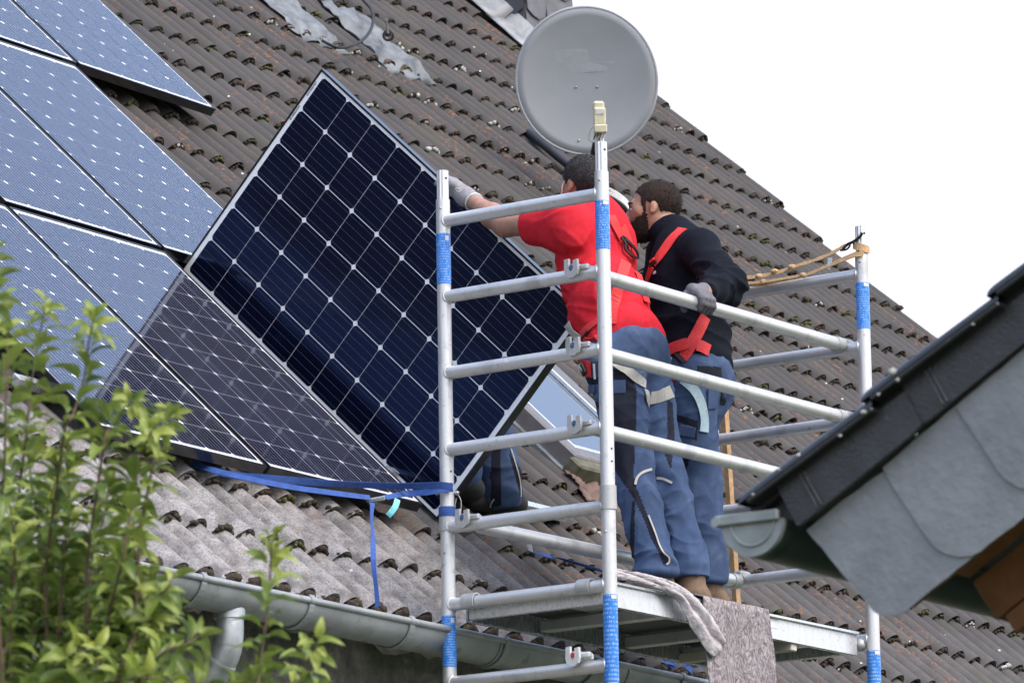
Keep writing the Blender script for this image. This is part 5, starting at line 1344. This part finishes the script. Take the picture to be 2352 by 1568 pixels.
limb(F, [sh_l, sh_l*.55+el_l*.45, el_l, el_l*.6+wr_l*.4, wr_l], [.056, .047, .042, .044, .029]); limb(F, [sh_r, el_r, wr_r], [.055, .042, .029])
F.cap(wr_l, hd_l, .028, .036, .02); F.cap(wr_r, wr_r+(wr_r-el_r)*.25, .028, .036, .02)
for h_, k_, a_ in ((hip_l, kn_l, an_l), (hip_r, kn_r, an_r)):
    limb(F, [h_, k_, k_*.6+a_*.4, a_], [.082, .056, .054, .038]); F.cap(a_, a_+FW*.13-Z*.05, .04, .034, .03)
hp, ax = headframe(head, norm(-CR*.62+CF*.78-Z*.12), norm(Z+TN*.12)); add_head(F, hp, ax)
v, q = F.mesh(); p1.add('body', smooth(v, q, 1, .3), q, ['skin'])
hair_piece(p1, hp, ax, 'hair_grey', .007, lambda x, y, z: np.maximum(np.maximum((y-z)*.70-.014+.25*np.maximum(np.abs(x)-.05, 0), -.074-z-.0*y), np.where(np.abs(x) > .052, .027-np.sqrt((y+.002)**2+(z+.010)**2), -1)))
# shirt
lo, hi = box_of([sh_l, sh_r, pel, sh_l*.5+el_l*.5], .24); F = Field(lo, hi, .0065)
F.ell(chest+upv*.02, (LW, FW, upv), (.190, .128, .215), .04); F.ell(waist, (LW, FW, upv), (.172, .134, .16), .06); F.ell(pel+upv*.03, (LW, FW, upv), (.180, .146, .14), .06)
F.cap(sh_l, sh_r, .070, .072, .06); F.cap(c7-upv*.03, c7+upv*.015, .070, .062, .03)
slv = sh_l*.47+el_l*.53
F.cap(sh_l, slv, .074, .070, .04); F.cap(sh_r, sh_r*.5+el_r*.5, .074, .068, .04)
F.cap(sh_l-upv*.07, slv-upv*.018, .05, .052, .04)
hem_p = at(1440, 800, 19.75); hem_n = norm(-upv+FW*.30)
sl_d = norm(slv-sh_l); coll = c7+upv*.020
def cut(p): return np.maximum(np.maximum((p-hem_p)@hem_n, (p-(slv+sl_d*.012))@sl_d), (p-(sh_r*.5+el_r*.5))@norm(el_r-sh_r)+0*p[..., 0])
F.clip(lambda p: np.maximum((p-hem_p)@hem_n, np.where(np.linalg.norm(p-slv, axis=-1) < .14, (p-(slv+sl_d*.012))@sl_d, -1)))
v, q = F.mesh(); 
v = folds(v, q, lambda v: .45+.9*np.exp(-(((v-waist)@upv)/.11)**2)+.7*np.exp(-(np.linalg.norm(v-(sh_l-upv*.09), axis=1)/.12)**2), [(norm(upv+LW*.5), 16, 4.5, .011, 2), (norm(upv-FW*.6), 24, 6, .006, 2), (norm(sl_d-upv*.5), 18, 5, .006, 2)])
p1.add('shirt', v, q, ['red_shirt'])
# trousers
def trousers(P, pel, hips, knees, anks, UP, LWd, FWd, polys, topcut, seedv=0.0, hipr=(.178, .142, .13)):
    lo, hi = box_of([pel, *hips, *knees, *anks], .22); F = Field(lo, hi, .0046)
    F.ell(pel, (LWd, FWd, UP), hipr, .05)
    for h_, k_, a_ in zip(hips, knees, anks):
        F.cap(h_, h_*.45+k_*.55, .108, .088, .03); limb(F, [h_*.45+k_*.55, k_, k_*.5+a_*.5, a_+Z*.03, a_-Z*.035], [.088, .075, .073, .070, .076], .006)
    F.clip(lambda p: np.maximum((p-topcut[0])@topcut[1], (min(a[2] for a in anks)+.006)-p[..., 2]))
    v, q = F.mesh()
    km = [np.array(k) for k in knees]
    amp = lambda v: .40+.75*sum(np.exp(-((v[:, 2]-k[2]+.02)/.16)**2) for k in km)/2+1.25*np.exp(-((v[:, 2]-min(a[2] for a in anks)-.06)/.11)**2)+.5*np.exp(-((v[:, 2]-pel[2]+.10)/.10)**2)
    v = folds(v, q, amp, [(norm(Z+LWd*.9), 9, 5.5, .012, 3.2), (norm(Z-LWd*1.1+FWd*.5), 11, 6, .011, 3.5), (norm(Z*.5+FWd-LWd*.4), 8, 7, .007, 2), (norm(Z*.9+LWd*.3), 19, 8, .005, 4)])
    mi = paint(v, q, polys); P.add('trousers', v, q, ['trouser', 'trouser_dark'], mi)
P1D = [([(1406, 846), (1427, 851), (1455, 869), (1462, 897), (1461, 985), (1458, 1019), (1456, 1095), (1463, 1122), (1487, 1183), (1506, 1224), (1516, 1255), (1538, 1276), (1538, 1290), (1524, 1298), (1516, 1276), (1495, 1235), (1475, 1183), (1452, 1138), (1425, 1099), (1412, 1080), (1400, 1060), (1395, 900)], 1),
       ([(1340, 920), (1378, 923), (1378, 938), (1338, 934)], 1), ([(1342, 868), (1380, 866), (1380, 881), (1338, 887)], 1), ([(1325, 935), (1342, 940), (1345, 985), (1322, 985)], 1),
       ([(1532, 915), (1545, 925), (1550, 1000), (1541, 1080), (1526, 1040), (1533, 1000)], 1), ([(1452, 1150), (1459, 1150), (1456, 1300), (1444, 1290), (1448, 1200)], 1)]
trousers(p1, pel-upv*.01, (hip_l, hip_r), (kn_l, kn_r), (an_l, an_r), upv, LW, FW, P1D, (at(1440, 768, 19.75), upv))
# glove holding the raised edge of the panel
def panel_edge(t): return W_+hX*PW_+hY*PL_*t
tt = min((abs(proj(panel_edge(t))[0]-1030), t) for t in np.linspace(0, 1, 200))[1]; gp0 = panel_edge(tt); ed = hY
lo, hi = box_of([wr_l, hd_l, gp0], .12); F = Field(lo, hi, .0042)
kn = [gp0+ed*(.034-.023*k)+N*.022-hZ*(-.030) for k in range(4)]
back = -hZ
F.cap(wr_l+norm(wr_l-hd_l)*.02, wr_l*.6+hd_l*.4, .034, .034, .02); F.cap(wr_l*.5+hd_l*.5, (hd_l+kn[1])/2, .036, .034, .03); F.cap(hd_l, kn[0], .024, .016, .02); F.cap(hd_l, kn[3], .024, .015, .02)
for k in range(4):
    b0 = kn[k]; L_ = (.92, 1.05, 1.0, .8)[k]
    finger(F, [b0*.4+hd_l*.6, b0, gp0+ed*(.036-.024*k)+hX*.012+hZ*.006, gp0+ed*(.036-.024*k)-hX*.030*L_+hZ*.014], .0125, .010)
finger(F, [hd_l*.7+wr_l*.3, hd_l-ed*.0+CR*.0-CU*.045-hZ*.005, gp0-ed*.045-hX*.05-hZ*.050], .016, .012)
v, q = F.mesh(); p1.add('glove', v, q, ['glove'])
F = Field(*box_of([wr_r, wr_r+(wr_r-el_r)*.4], .09), .007); wd2 = norm(wr_r-el_r); F.cap(wr_r, wr_r+wd2*.08, .034, .036, .02)
for k in range(4): finger(F, [wr_r+wd2*.08+TB*(.03-.02*k), wr_r+wd2*.12+TB*(.032-.021*k), wr_r+wd2*.14+TB*(.032-.021*k)+CF*-.03], .012, .010)
finger(F, [wr_r+wd2*.05, wr_r+wd2*.08+TB*.055-CF*.01, wr_r+wd2*.11+TB*.06-CF*.02], .013, .011)
v, q = F.mesh(); p1.add('glove', v, q, ['glove'])
# boots
def boots(P, anks, toe, mat='boot'):
    for a_ in anks:
        F = Field(*box_of([a_, a_+toe*.2-Z*.1], .08), .006); s0 = a_-Z*.075
        F.cap(a_+Z*.05, a_-Z*.045, .060, .056, .03); F.cap(s0-toe*.035, s0+toe*.06, .046, .044, .03); F.cap(s0+toe*.05, s0+toe*.155-Z*.008, .042, .036, .03); F.cap(s0-toe*.03, s0+toe*.15, .040, .040, .02)
        F.clip(lambda p: (s0[2]-.030)-p[..., 2]); v, q = F.mesh(); P.add('boot', v, q, [mat, 'rubber'], (v[q].mean(1)[:, 2] < s0[2]-.010).astype(int))
boots(p1, (an_l, an_r), norm(TN-TB*.15))
p1.bvh()
# harness
for pts, w, m in (
 ([(1402, 496), (1412, 518), (1425, 545)], .040, 'red_web'), ([(1428, 520), (1438, 543), (1448, 570)], .040, 'red_web'), ([(1443, 572), (1434, 612), (1420, 655), (1409, 705), (1404, 745)], .044, 'red_web'),
 ([(1452, 596), (1463, 628), (1474, 660), (1484, 695)], .042, 'red_web'), ([(1338, 772), (1352, 755), (1378, 736)], .042, 'red_web'), ([(1344, 785), (1362, 778), (1384, 775)], .032, 'red_web'), ([(1341, 842), (1360, 848)], .06, 'red_web'),
 ([(1302, 738), (1316, 762), (1335, 781)], .044, 'web_cream'), ([(1407, 830), (1430, 843), (1451, 858), (1488, 889)], .034, 'web_cream'), ([(1482, 896), (1486, 912), (1488, 930)], .030, 'web_cream'),
 ([(1490, 914), (1515, 909), (1541, 899)], .046, 'web_cream'), ([(1341, 862), (1341, 880), (1343, 897)], .022, 'web_cream'), ([(1340, 792), (1335, 840), (1338, 880)], .020, 'red_web')):
    p1.strap(pts, w, m)
for pts in ([(1459.5, 1113), (1463, 1097), (1475, 1084.5), (1495.5, 1077)], [(1509, 1098), (1524, 1099), (1544, 1109)]): p1.strap(pts, .009, 'piping', 'piping', .004, .002)
p1.strap([(1489, 1183), (1506, 1226.5), (1514, 1253), (1524, 1268), (1537, 1278), (1537, 1290), (1530.5, 1296)], .006, 'piping', 'piping', .004, .002)
p1.strap([(1422, 545), (1432, 560), (1430, 572), (1445, 588), (1459, 592), (1456, 578), (1444, 562), (1430, 547)], .010, 'dark_metal', 'ring', .012, .006)
p1.plate(1464, 618, .040, .050, 'dark_metal', 'strap_pad', -.35, .010, .012); p1.plate(1345, 847, .048, .040, 'dark_metal', 'buckle', .4, .014, .012); p1.plate(1343, 843, .028, .016, 'web_cream', 'buckle_tongue', -.5, .022, .006)
p1.plate(1348, 770, .016, .055, 'dark_metal', 'buckle', -.9, .012); p1.plate(1367, 951, .018, .012, 'red_web', 'badge', 0, .004, .002)
p1.plate(1361, 893, .060, .030, 'trouser', 'pocket_flap', 0, .006, .004); p1.plate(1420, 888, .055, .050, 'trouser', 'pocket_flap', 0, .006, .004)
a0, _ = p1.on(1366, 834, .008); a1, _ = p1.on(1369, 870, .008)
if a0 is not None and a1 is not None: MB().tube([a0, a1], .0045, 8).build('pen', 'white_metal', R1)
# glove cuff, glasses strap
cf = norm(wr_l-el_l); cfx, cfy = perp(cf); cw_ = wr_l-cf*.002
m_ = MB(); m_.tube([cw_+.0355*(math.cos(t)*cfx+math.sin(t)*cfy) for t in np.linspace(0, 2*math.pi, 25)], .0032, 6, caps=False); m_.build('cuff_band', 'white_metal', R1)
p1.strap([(1299, 416), (1294, 428), (1293, 440), (1290, 448)], .006, 'white_metal', 'glasses_strap', .006, .002)
for (x, y) in ((1052, 432), (1056, 434), (1047, 433), (1060, 437), (1055, 440), (1050, 438)): p1.plate(x, y, .008, .0035, 'white_metal', 'glove_print', .5, .002, .001)

# ---- worker in the dark jacket
p2 = Person(at(1645, 1392, 19.92), 'bearded worker in a dark jacket with one gloved hand on the guard rail'); R2 = p2.root
FW2 = norm(-CR*.88+CF*.40+V3(0, 0, 0)); FW2[2] = 0; FW2 = norm(FW2); LW2 = np.cross(Z, FW2)
sh_l, sh_r = at(1606, 572, 20.06), at(1532, 585, 20.40); chest = at(1574, 650, 20.22); waist = at(1585, 765, 20.14); pel = at(1596, 868, 20.08)
c7 = at(1556, 540, 20.27); head = at(1503, 484, 20.32); el_l = at(1666, 652, 19.80); rail_p = tp(.0, .085, -RUNG+.012)
ra = min((abs(proj(tp(a, .085, -RUNG+.012))[0]-1606), a) for a in np.linspace(.3, 1.3, 200))[1]; grip = tp(ra, .085, -RUNG+.012)
wr_l = grip+norm(el_l-grip)*.085+Z*.030; el_r, wr_r = at(1500, 690, 20.5), at(1440, 700, 20.45)
hip_l, hip_r = pel+LW2*.085-Z*.02, pel-LW2*.085-Z*.02
kn_l, kn_r = at(1605, 1110, 19.98), at(1570, 1115, 20.18); an_l, an_r = at(1628, 1342, 19.90), at(1592, 1338, 20.06)
upv2 = norm(chest-pel)
lo, hi = box_of([sh_l, sh_r, head+V3(0, 0, .14), wr_l, grip, wr_r, an_l-V3(0, 0, .1), an_r, pel], .16); F = Field(lo, hi, .006)
F.ell(chest, (LW2, FW2, upv2), (.165, .108, .20), .03); F.ell(waist, (LW2, FW2, upv2), (.145, .108, .14), .05); F.ell(pel, (LW2, FW2, upv2), (.158, .115, .13), .05)
F.cap(sh_l, sh_r, .055, .055, .05); F.cap(c7-upv2*.02, head-V3(0, 0, .035)+FW2*-.012, .060, .056, .03)
limb(F, [sh_l, el_l, wr_l], [.056, .042, .030]); limb(F, [sh_r, el_r, wr_r], [.055, .042, .030]); F.cap(wr_l, grip+Z*.03, .028, .032, .02); F.cap(wr_r, wr_r+norm(wr_r-el_r)*.09, .03, .03, .02)
for h_, k_, a_ in ((hip_l, kn_l, an_l), (hip_r, kn_r, an_r)):
    limb(F, [h_, k_, k_*.6+a_*.4, a_], [.082, .056, .054, .038]); F.cap(a_, a_+FW2*.13-Z*.05, .04, .034, .03)
hp, ax = headframe(head, norm(-CR*.985+CF*.17-Z*.06), norm(Z-CR*.04)); add_head(F, hp, ax)
v, q = F.mesh(); p2.add('body', smooth(v, q, 1, .25), q, ['skin'])
hair_piece(p2, hp, ax, 'hair_brown', .0042, lambda x, y, z: np.minimum(np.maximum(np.maximum((y-z)*.70+.004+.10*np.maximum(np.abs(x)-.05, 0), -.066-z), np.where(np.abs(x) > .052, .027-np.sqrt((y+.002)**2+(z+.010)**2), -1)), np.maximum(np.maximum(np.abs(y-.034)-.010, np.abs(z-.005)-.05), .046-np.abs(x))))
c = hp(0, .05, -.07); F = Field(c-.12, c+.12, .0045); rt, fw, up = ax
F.ell(hp(0, .040, -.022), ax, sc3(.0695, .0605, .086), .02); F.ell(hp(0, .052, -.083), ax, sc3(.054, .048, .046), .03); F.cap(hp(-.010, .086, -.104), hp(.010, .086, -.104), .022, .022, .02); F.cap(hp(-.014, .0985, -.046), hp(.014, .0985, -.046), .009, .009, .008)
def brd(p):
    x, y, z = [(p-hp(0, 0, 0))@a/.94 for a in (rt, fw, up)]
    jaw = z-.014+.70*y; top_ = np.where(y > .075, np.where(np.abs(x) < .024, z+.043, z+.050), jaw)
    return np.maximum(np.maximum(top_, -y+.002+.25*(z+.03)), -.150-z)
F.clip(brd); v, q = F.mesh(); n_, _ = vnormals(v, q); v = v+n_*((vnoise(v*np.array([300, 300, 160]))-.4)*.005)[:, None]; bo = emit('beard', v, q, ['beard'], R2); sv, sf = strands(v, q, hp, (ax[0], -ax[1], ax[2]), 1500, .011, 5); m_ = MB(); m_.add(sv, sf); m_.build('beard_tips', 'beard', bo)['kind'] = 'stuff'
for sx in (-1, 1):
    m_ = MB(); m_.ball(hp(sx*.031, .0850, .006), .0125, 2); m_.build('eye', 'eye', R2); m_ = MB(); m_.ball(hp(sx*.031, .0935, .005), .0062, 1); m_.build('iris', 'iris', R2)
    m_ = MB(); m_.tube([hp(sx*.014, .1005, .026), hp(sx*.032, .0985, .031), hp(sx*.052, .083, .026)], [.0042, .0052, .003], 6); m_.build('eyebrow', 'beard', R2)
    m_ = MB(); m_.tube([hp(sx*.018, .0955, .0115), hp(sx*.032, .0975, .0150), hp(sx*.047, .088, .010)], [.0022, .0034, .0020], 6); m_.build('eyelid', 'beard', R2)
# jacket with stand up collar
lo, hi = box_of([sh_l, sh_r, pel, el_l, wr_l, el_r, wr_r], .22); F = Field(lo, hi, .0065)
F.ell(chest, (LW2, FW2, upv2), (.190, .132, .225), .04); F.ell(waist, (LW2, FW2, upv2), (.172, .138, .15), .06); F.ell(pel+upv2*.04, (LW2, FW2, upv2), (.178, .140, .12), .05)
F.cap(sh_l, sh_r, .072, .072, .06); limb(F, [sh_l, sh_l*.45+el_l*.55, el_l, el_l*.35+wr_l*.65, wr_l+norm(wr_l-el_l)*-.01], [.074, .064, .061, .052, .042], .03); limb(F, [sh_r, el_r, wr_r], [.076, .064, .048], .035)
cn = c7*.62+head*.38-Z*.028; F.cap(c7-upv2*.02, c7+upv2*.012+FW2*.02, .074, .070, .03); F.cap(c7+upv2*.0, c7+norm(cn-c7)*.048, .067, .066, .02)
hem2 = at(1600, 842, 20.1); nh = norm(-upv2+FW2*.15)
F.clip(lambda p: np.maximum((p-hem2)@nh, np.where(np.linalg.norm(p-wr_l, axis=-1) < .09, (p-(wr_l+norm(wr_l-el_l)*.004))@norm(wr_l-el_l), -1)))
v, q = F.mesh()
v = folds(v, q, lambda v: .45+.9*np.exp(-(((v-waist)@upv2)/.12)**2)+1.1*np.exp(-(np.linalg.norm(v-el_l, axis=1)/.13)**2), [(norm(upv2+LW2*.4), 13, 4, .012, 2), (norm(upv2-FW2*.7), 18, 5, .009, 2), (norm(el_l-sh_l), 15, 4, .007, 2)])
p2.add('jacket', v, q, ['navy'])
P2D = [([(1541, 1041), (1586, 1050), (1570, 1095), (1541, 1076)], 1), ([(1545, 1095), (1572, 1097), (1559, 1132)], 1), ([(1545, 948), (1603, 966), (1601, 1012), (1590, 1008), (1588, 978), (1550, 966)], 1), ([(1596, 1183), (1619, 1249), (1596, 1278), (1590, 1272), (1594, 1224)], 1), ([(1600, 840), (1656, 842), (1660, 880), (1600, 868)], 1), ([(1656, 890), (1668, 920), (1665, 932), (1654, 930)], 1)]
trousers(p2, pel-upv2*.01, (hip_l, hip_r), (kn_l, kn_r), (an_l, an_r), upv2, LW2, FW2, P2D, (at(1600, 820, 20.08), upv2), hipr=(.172, .145, .13))
# gloved left hand closed round the rail
lo, hi = box_of([wr_l, grip], .11); F = Field(lo, hi, .0042); oc = norm(np.cross(TB, Z)); oc = oc if oc@CF < 0 else -oc; Rg = .0254+.0125
F.cap(wr_l+norm(wr_l-grip)*.02, grip+Z*.040-oc*.012, .031, .033, .02)
def aroundrail(a, t, r=Rg): return grip+TB*a+r*(math.cos(t)*oc+math.sin(t)*Z)
for k in range(4):
    a = -.036+.0245*k; L_ = (.85, 1, 1.03, .9)[k]
    F.cap(aroundrail(a*.8, 1.75, Rg+.014), aroundrail(a, 1.15, Rg+.003), .017, .0135, .014)
    finger(F, [aroundrail(a, 1.15, Rg+.003), aroundrail(a, .45, Rg), aroundrail(a, -.25*L_, Rg), aroundrail(a, -1.0*L_, Rg-.001)], .0128, .0105)
F.cap(aroundrail(-.03, 1.8, Rg+.016), aroundrail(.034, 1.8, Rg+.014), .02, .02, .02)
finger(F, [aroundrail(-.035, 2.1, Rg+.012), aroundrail(-.062, 2.8, Rg+.004), aroundrail(-.060, 3.9, Rg)], .0145, .012)
v, q = F.mesh(); p2.add('glove', v, q, ['glove_grey', 'glove_dark'], (((v[q].mean(1)-grip)@Z) < .012).astype(int))
F = Field(*box_of([wr_r], .16), .007); wd2 = norm(wr_r-el_r); F.cap(wr_r-wd2*.01, wr_r+wd2*.07, .034, .036, .02)
for k in range(4): finger(F, [wr_r+wd2*.07+Z*(.03-.02*k), wr_r+wd2*.11+Z*(.032-.021*k), wr_r+wd2*.135+Z*(.032-.021*k)+CF*.02], .012, .010)
finger(F, [wr_r+wd2*.04, wr_r+wd2*.07+Z*.055, wr_r+wd2*.10+Z*.06], .013, .011)
v, q = F.mesh(); p2.add('glove', v, q, ['glove'])
boots(p2, (an_l, an_r), norm(FW2*.9+LW2*.1)); p2.bvh()
for pts, w, m in (([(1568, 527), (1556, 538), (1543, 551), (1520, 584), (1504, 606)], .040, 'red_web'), ([(1500, 612), (1493, 630), (1486, 652), (1484, 672)], .042, 'red_web'), ([(1624, 716), (1612, 742), (1599, 770), (1582, 800), (1566, 828)], .046, 'red_web'),
                  ([(1532, 808), (1550, 798), (1580, 789)], .046, 'red_web'), ([(1600, 793), (1612, 797), (1628, 806)], .050, 'red_web'), ([(1545, 850), (1541, 866), (1539, 882)], .04, 'red_web'), ([(1568, 870), (1585, 884), (1599, 901), (1611, 930), (1617, 965), (1616, 992)], .036, 'web_pale')):
    p2.strap(pts, w, m)
p2.plate(1503, 606, .050, .018, 'dark_metal', 'buckle', .4); p2.plate(1502, 600, .030, .014, 'red_web', 'buckle_loop', .5, .014); p2.plate(1561, 822, .020, .075, 'dark_metal', 'buckle', .85, .012); p2.plate(1542, 826, .016, .012, 'steel', 'snap', 0, .012)
p2.plate(1504, 626, .016, .012, 'white_metal', 'chest_print', .3, .003, .001); p2.plate(1553, 957, .007, .007, 'steel', 'button', 0, .004, .003)
p2.plate(1578, 990, .065, .040, 'trouser', 'pocket_flap', -.2, .007, .004); p2.plate(1634, 915, .055, .080, 'trouser', 'pocket', .05, .006, .006); p2.plate(1561, 1066, .070, .075, 'trouser_dark', 'tool_pocket', -.05, .008, .010)
p2.strap([(1571, 1178), (1578, 1176.5), (1586, 1176)], .010, 'piping', 'piping', .004, .002); p2.strap([(1618, 1290), (1619, 1298), (1615, 1306), (1606, 1310)], .007, 'piping', 'piping', .004, .002)

# ---- third worker, crouched on the roof behind the upright panel: only a lower leg shows
f0 = onroof(1160, 1182, .02); p3 = Person(f0, 'worker crouching behind the upright panel with one blue trouser leg showing'); R3 = p3.root
D3 = f0@CF
FW3 = norm(-B*.5+Nn*.85); LW3 = np.cross(Z, FW3)
an_l = f0+Z*.10; kn_l = at(1122, 1000, D3+.02); pel = at(1080, 905, D3+.42); hip_l = pel+V3(.06, -.05, 0); hip_r = pel+V3(-.09, .08, 0)
an_r = onroof(1060, 1090, .09); kn_r = at(1030, 935, D3+.12); chest = pel+Z*.30+Nn*.08; c7 = pel+Z*.46+Nn*.10; head = pel+Z*.58+Nn*.13
sh_l, sh_r = c7+LW3*.18-Z*.06, c7-LW3*.18-Z*.06; el_l, el_r = sh_l-Z*.22-B*.12, sh_r-Z*.2-B*.12; wr_l, wr_r = el_l-B*.2+Z*.05, el_r-B*.2+Z*.05
F = Field(*box_of([pel, head+V3(0, 0, .14), an_l, an_r, kn_l, wr_l, wr_r, kn_r], .16), .010); u3 = norm(chest-pel)
F.ell(chest, (LW3, FW3, u3), (.165, .11, .21), .03); F.ell(pel, (LW3, FW3, u3), (.16, .12, .13), .05); F.cap(sh_l, sh_r, .055, .055, .05); F.cap(c7, head, .056, .054, .03)
limb(F, [sh_l, el_l, wr_l, wr_l-B*.09], [.055, .042, .03, .03]); limb(F, [sh_r, el_r, wr_r, wr_r-B*.09], [.055, .042, .03, .03])
for h_, k_, a_ in ((hip_l, kn_l, an_l), (hip_r, kn_r, an_r)): limb(F, [h_, k_, a_], [.08, .056, .04])
hp, ax = headframe(head, FW3, Z); add_head(F, hp, ax); v, q = F.mesh(); p3.add('body', v, q, ['skin'])
hair_piece(p3, hp, ax, 'hair_brown', .008, lambda x, y, z: np.maximum((y-z)*.7-.01, -.07-z), .008)
F = Field(*box_of([sh_l, sh_r, pel, wr_l, wr_r], .2), .011); F.ell(chest, (LW3, FW3, u3), (.185, .13, .23), .04); F.ell(pel+u3*.03, (LW3, FW3, u3), (.18, .14, .12), .05); F.cap(sh_l, sh_r, .07, .07, .05)
limb(F, [sh_l, el_l, wr_l], [.072, .058, .045]); limb(F, [sh_r, el_r, wr_r], [.072, .058, .045]); v, q = F.mesh(); p3.add('shirt', v, q, ['red_shirt'])
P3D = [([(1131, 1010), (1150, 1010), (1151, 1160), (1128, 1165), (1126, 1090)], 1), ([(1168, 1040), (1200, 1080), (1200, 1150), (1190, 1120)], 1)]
lo, hi = box_of([pel, hip_l, hip_r, kn_l, kn_r, an_l, an_r], .2); F = Field(lo, hi, .0075); F.ell(pel, (LW3, FW3, u3), (.178, .142, .13), .05)
limb(F, [hip_l, kn_l, at(1140, 1080, D3+.0), at(1148, 1130, D3)], [.11, .086, .082, .080]); limb(F, [hip_r, kn_r, an_r], [.11, .086, .075]); F.cap(at(1152, 1100, D3), at(1158, 1140, D3), .072, .070, .03)
cut3 = at(1150, 1166, D3); F.clip(lambda p: np.where(np.linalg.norm(p-cut3, axis=-1) < .25, (p-cut3)@norm(-CU*.97+CR*.12), -1))
v, q = F.mesh(); v = folds(v, q, lambda v: .8+0*v[:, 0], [(norm(Z+B*.5), 13, 4, .013, 2), (norm(Z-B*.6), 16, 5, .010, 2)]); p3.add('trousers', v, q, ['trouser', 'trouser_dark'], paint(v, q, P3D))
for a_ in (an_l, an_r):
    tq = norm(-B*.75+Nn*.45); F = Field(*box_of([a_, a_+tq*.2-Z*.05], .12), .007); F.cap(a_+Z*.05, a_-Z*.03, .058, .056, .03); F.cap(a_-Z*.055-tq*.05, a_-Z*.055+tq*.15, .045, .042, .03); F.cap(a_-Z*.05-tq*.03, a_-Z*.02, .05, .05, .03); v, q = F.mesh(); p3.add('boot', v, q, ['boot_black'])
for w_ in (wr_l, wr_r):
    F = Field(*box_of([w_, w_-B*.15], .07), .008); F.cap(w_+B*.01, w_-B*.07, .034, .036, .02)
    for k in range(4): finger(F, [w_-B*.07+Z*(.03-.02*k), w_-B*.14+Z*(.03-.02*k)], .012, .010)
    finger(F, [w_-B*.03, w_-B*.08+Z*.055], .013, .011); v, q = F.mesh(); p3.add('glove', v, q, ['glove'])
p3.bvh(); p3.strap([(1135, 1145), (1129, 1155), (1126, 1164)], .006, 'piping', 'piping', .004, .002); p3.strap([(1172, 1030), (1186, 1075), (1194, 1110), (1195, 1140)], .006, 'piping', 'piping', .004, .002)
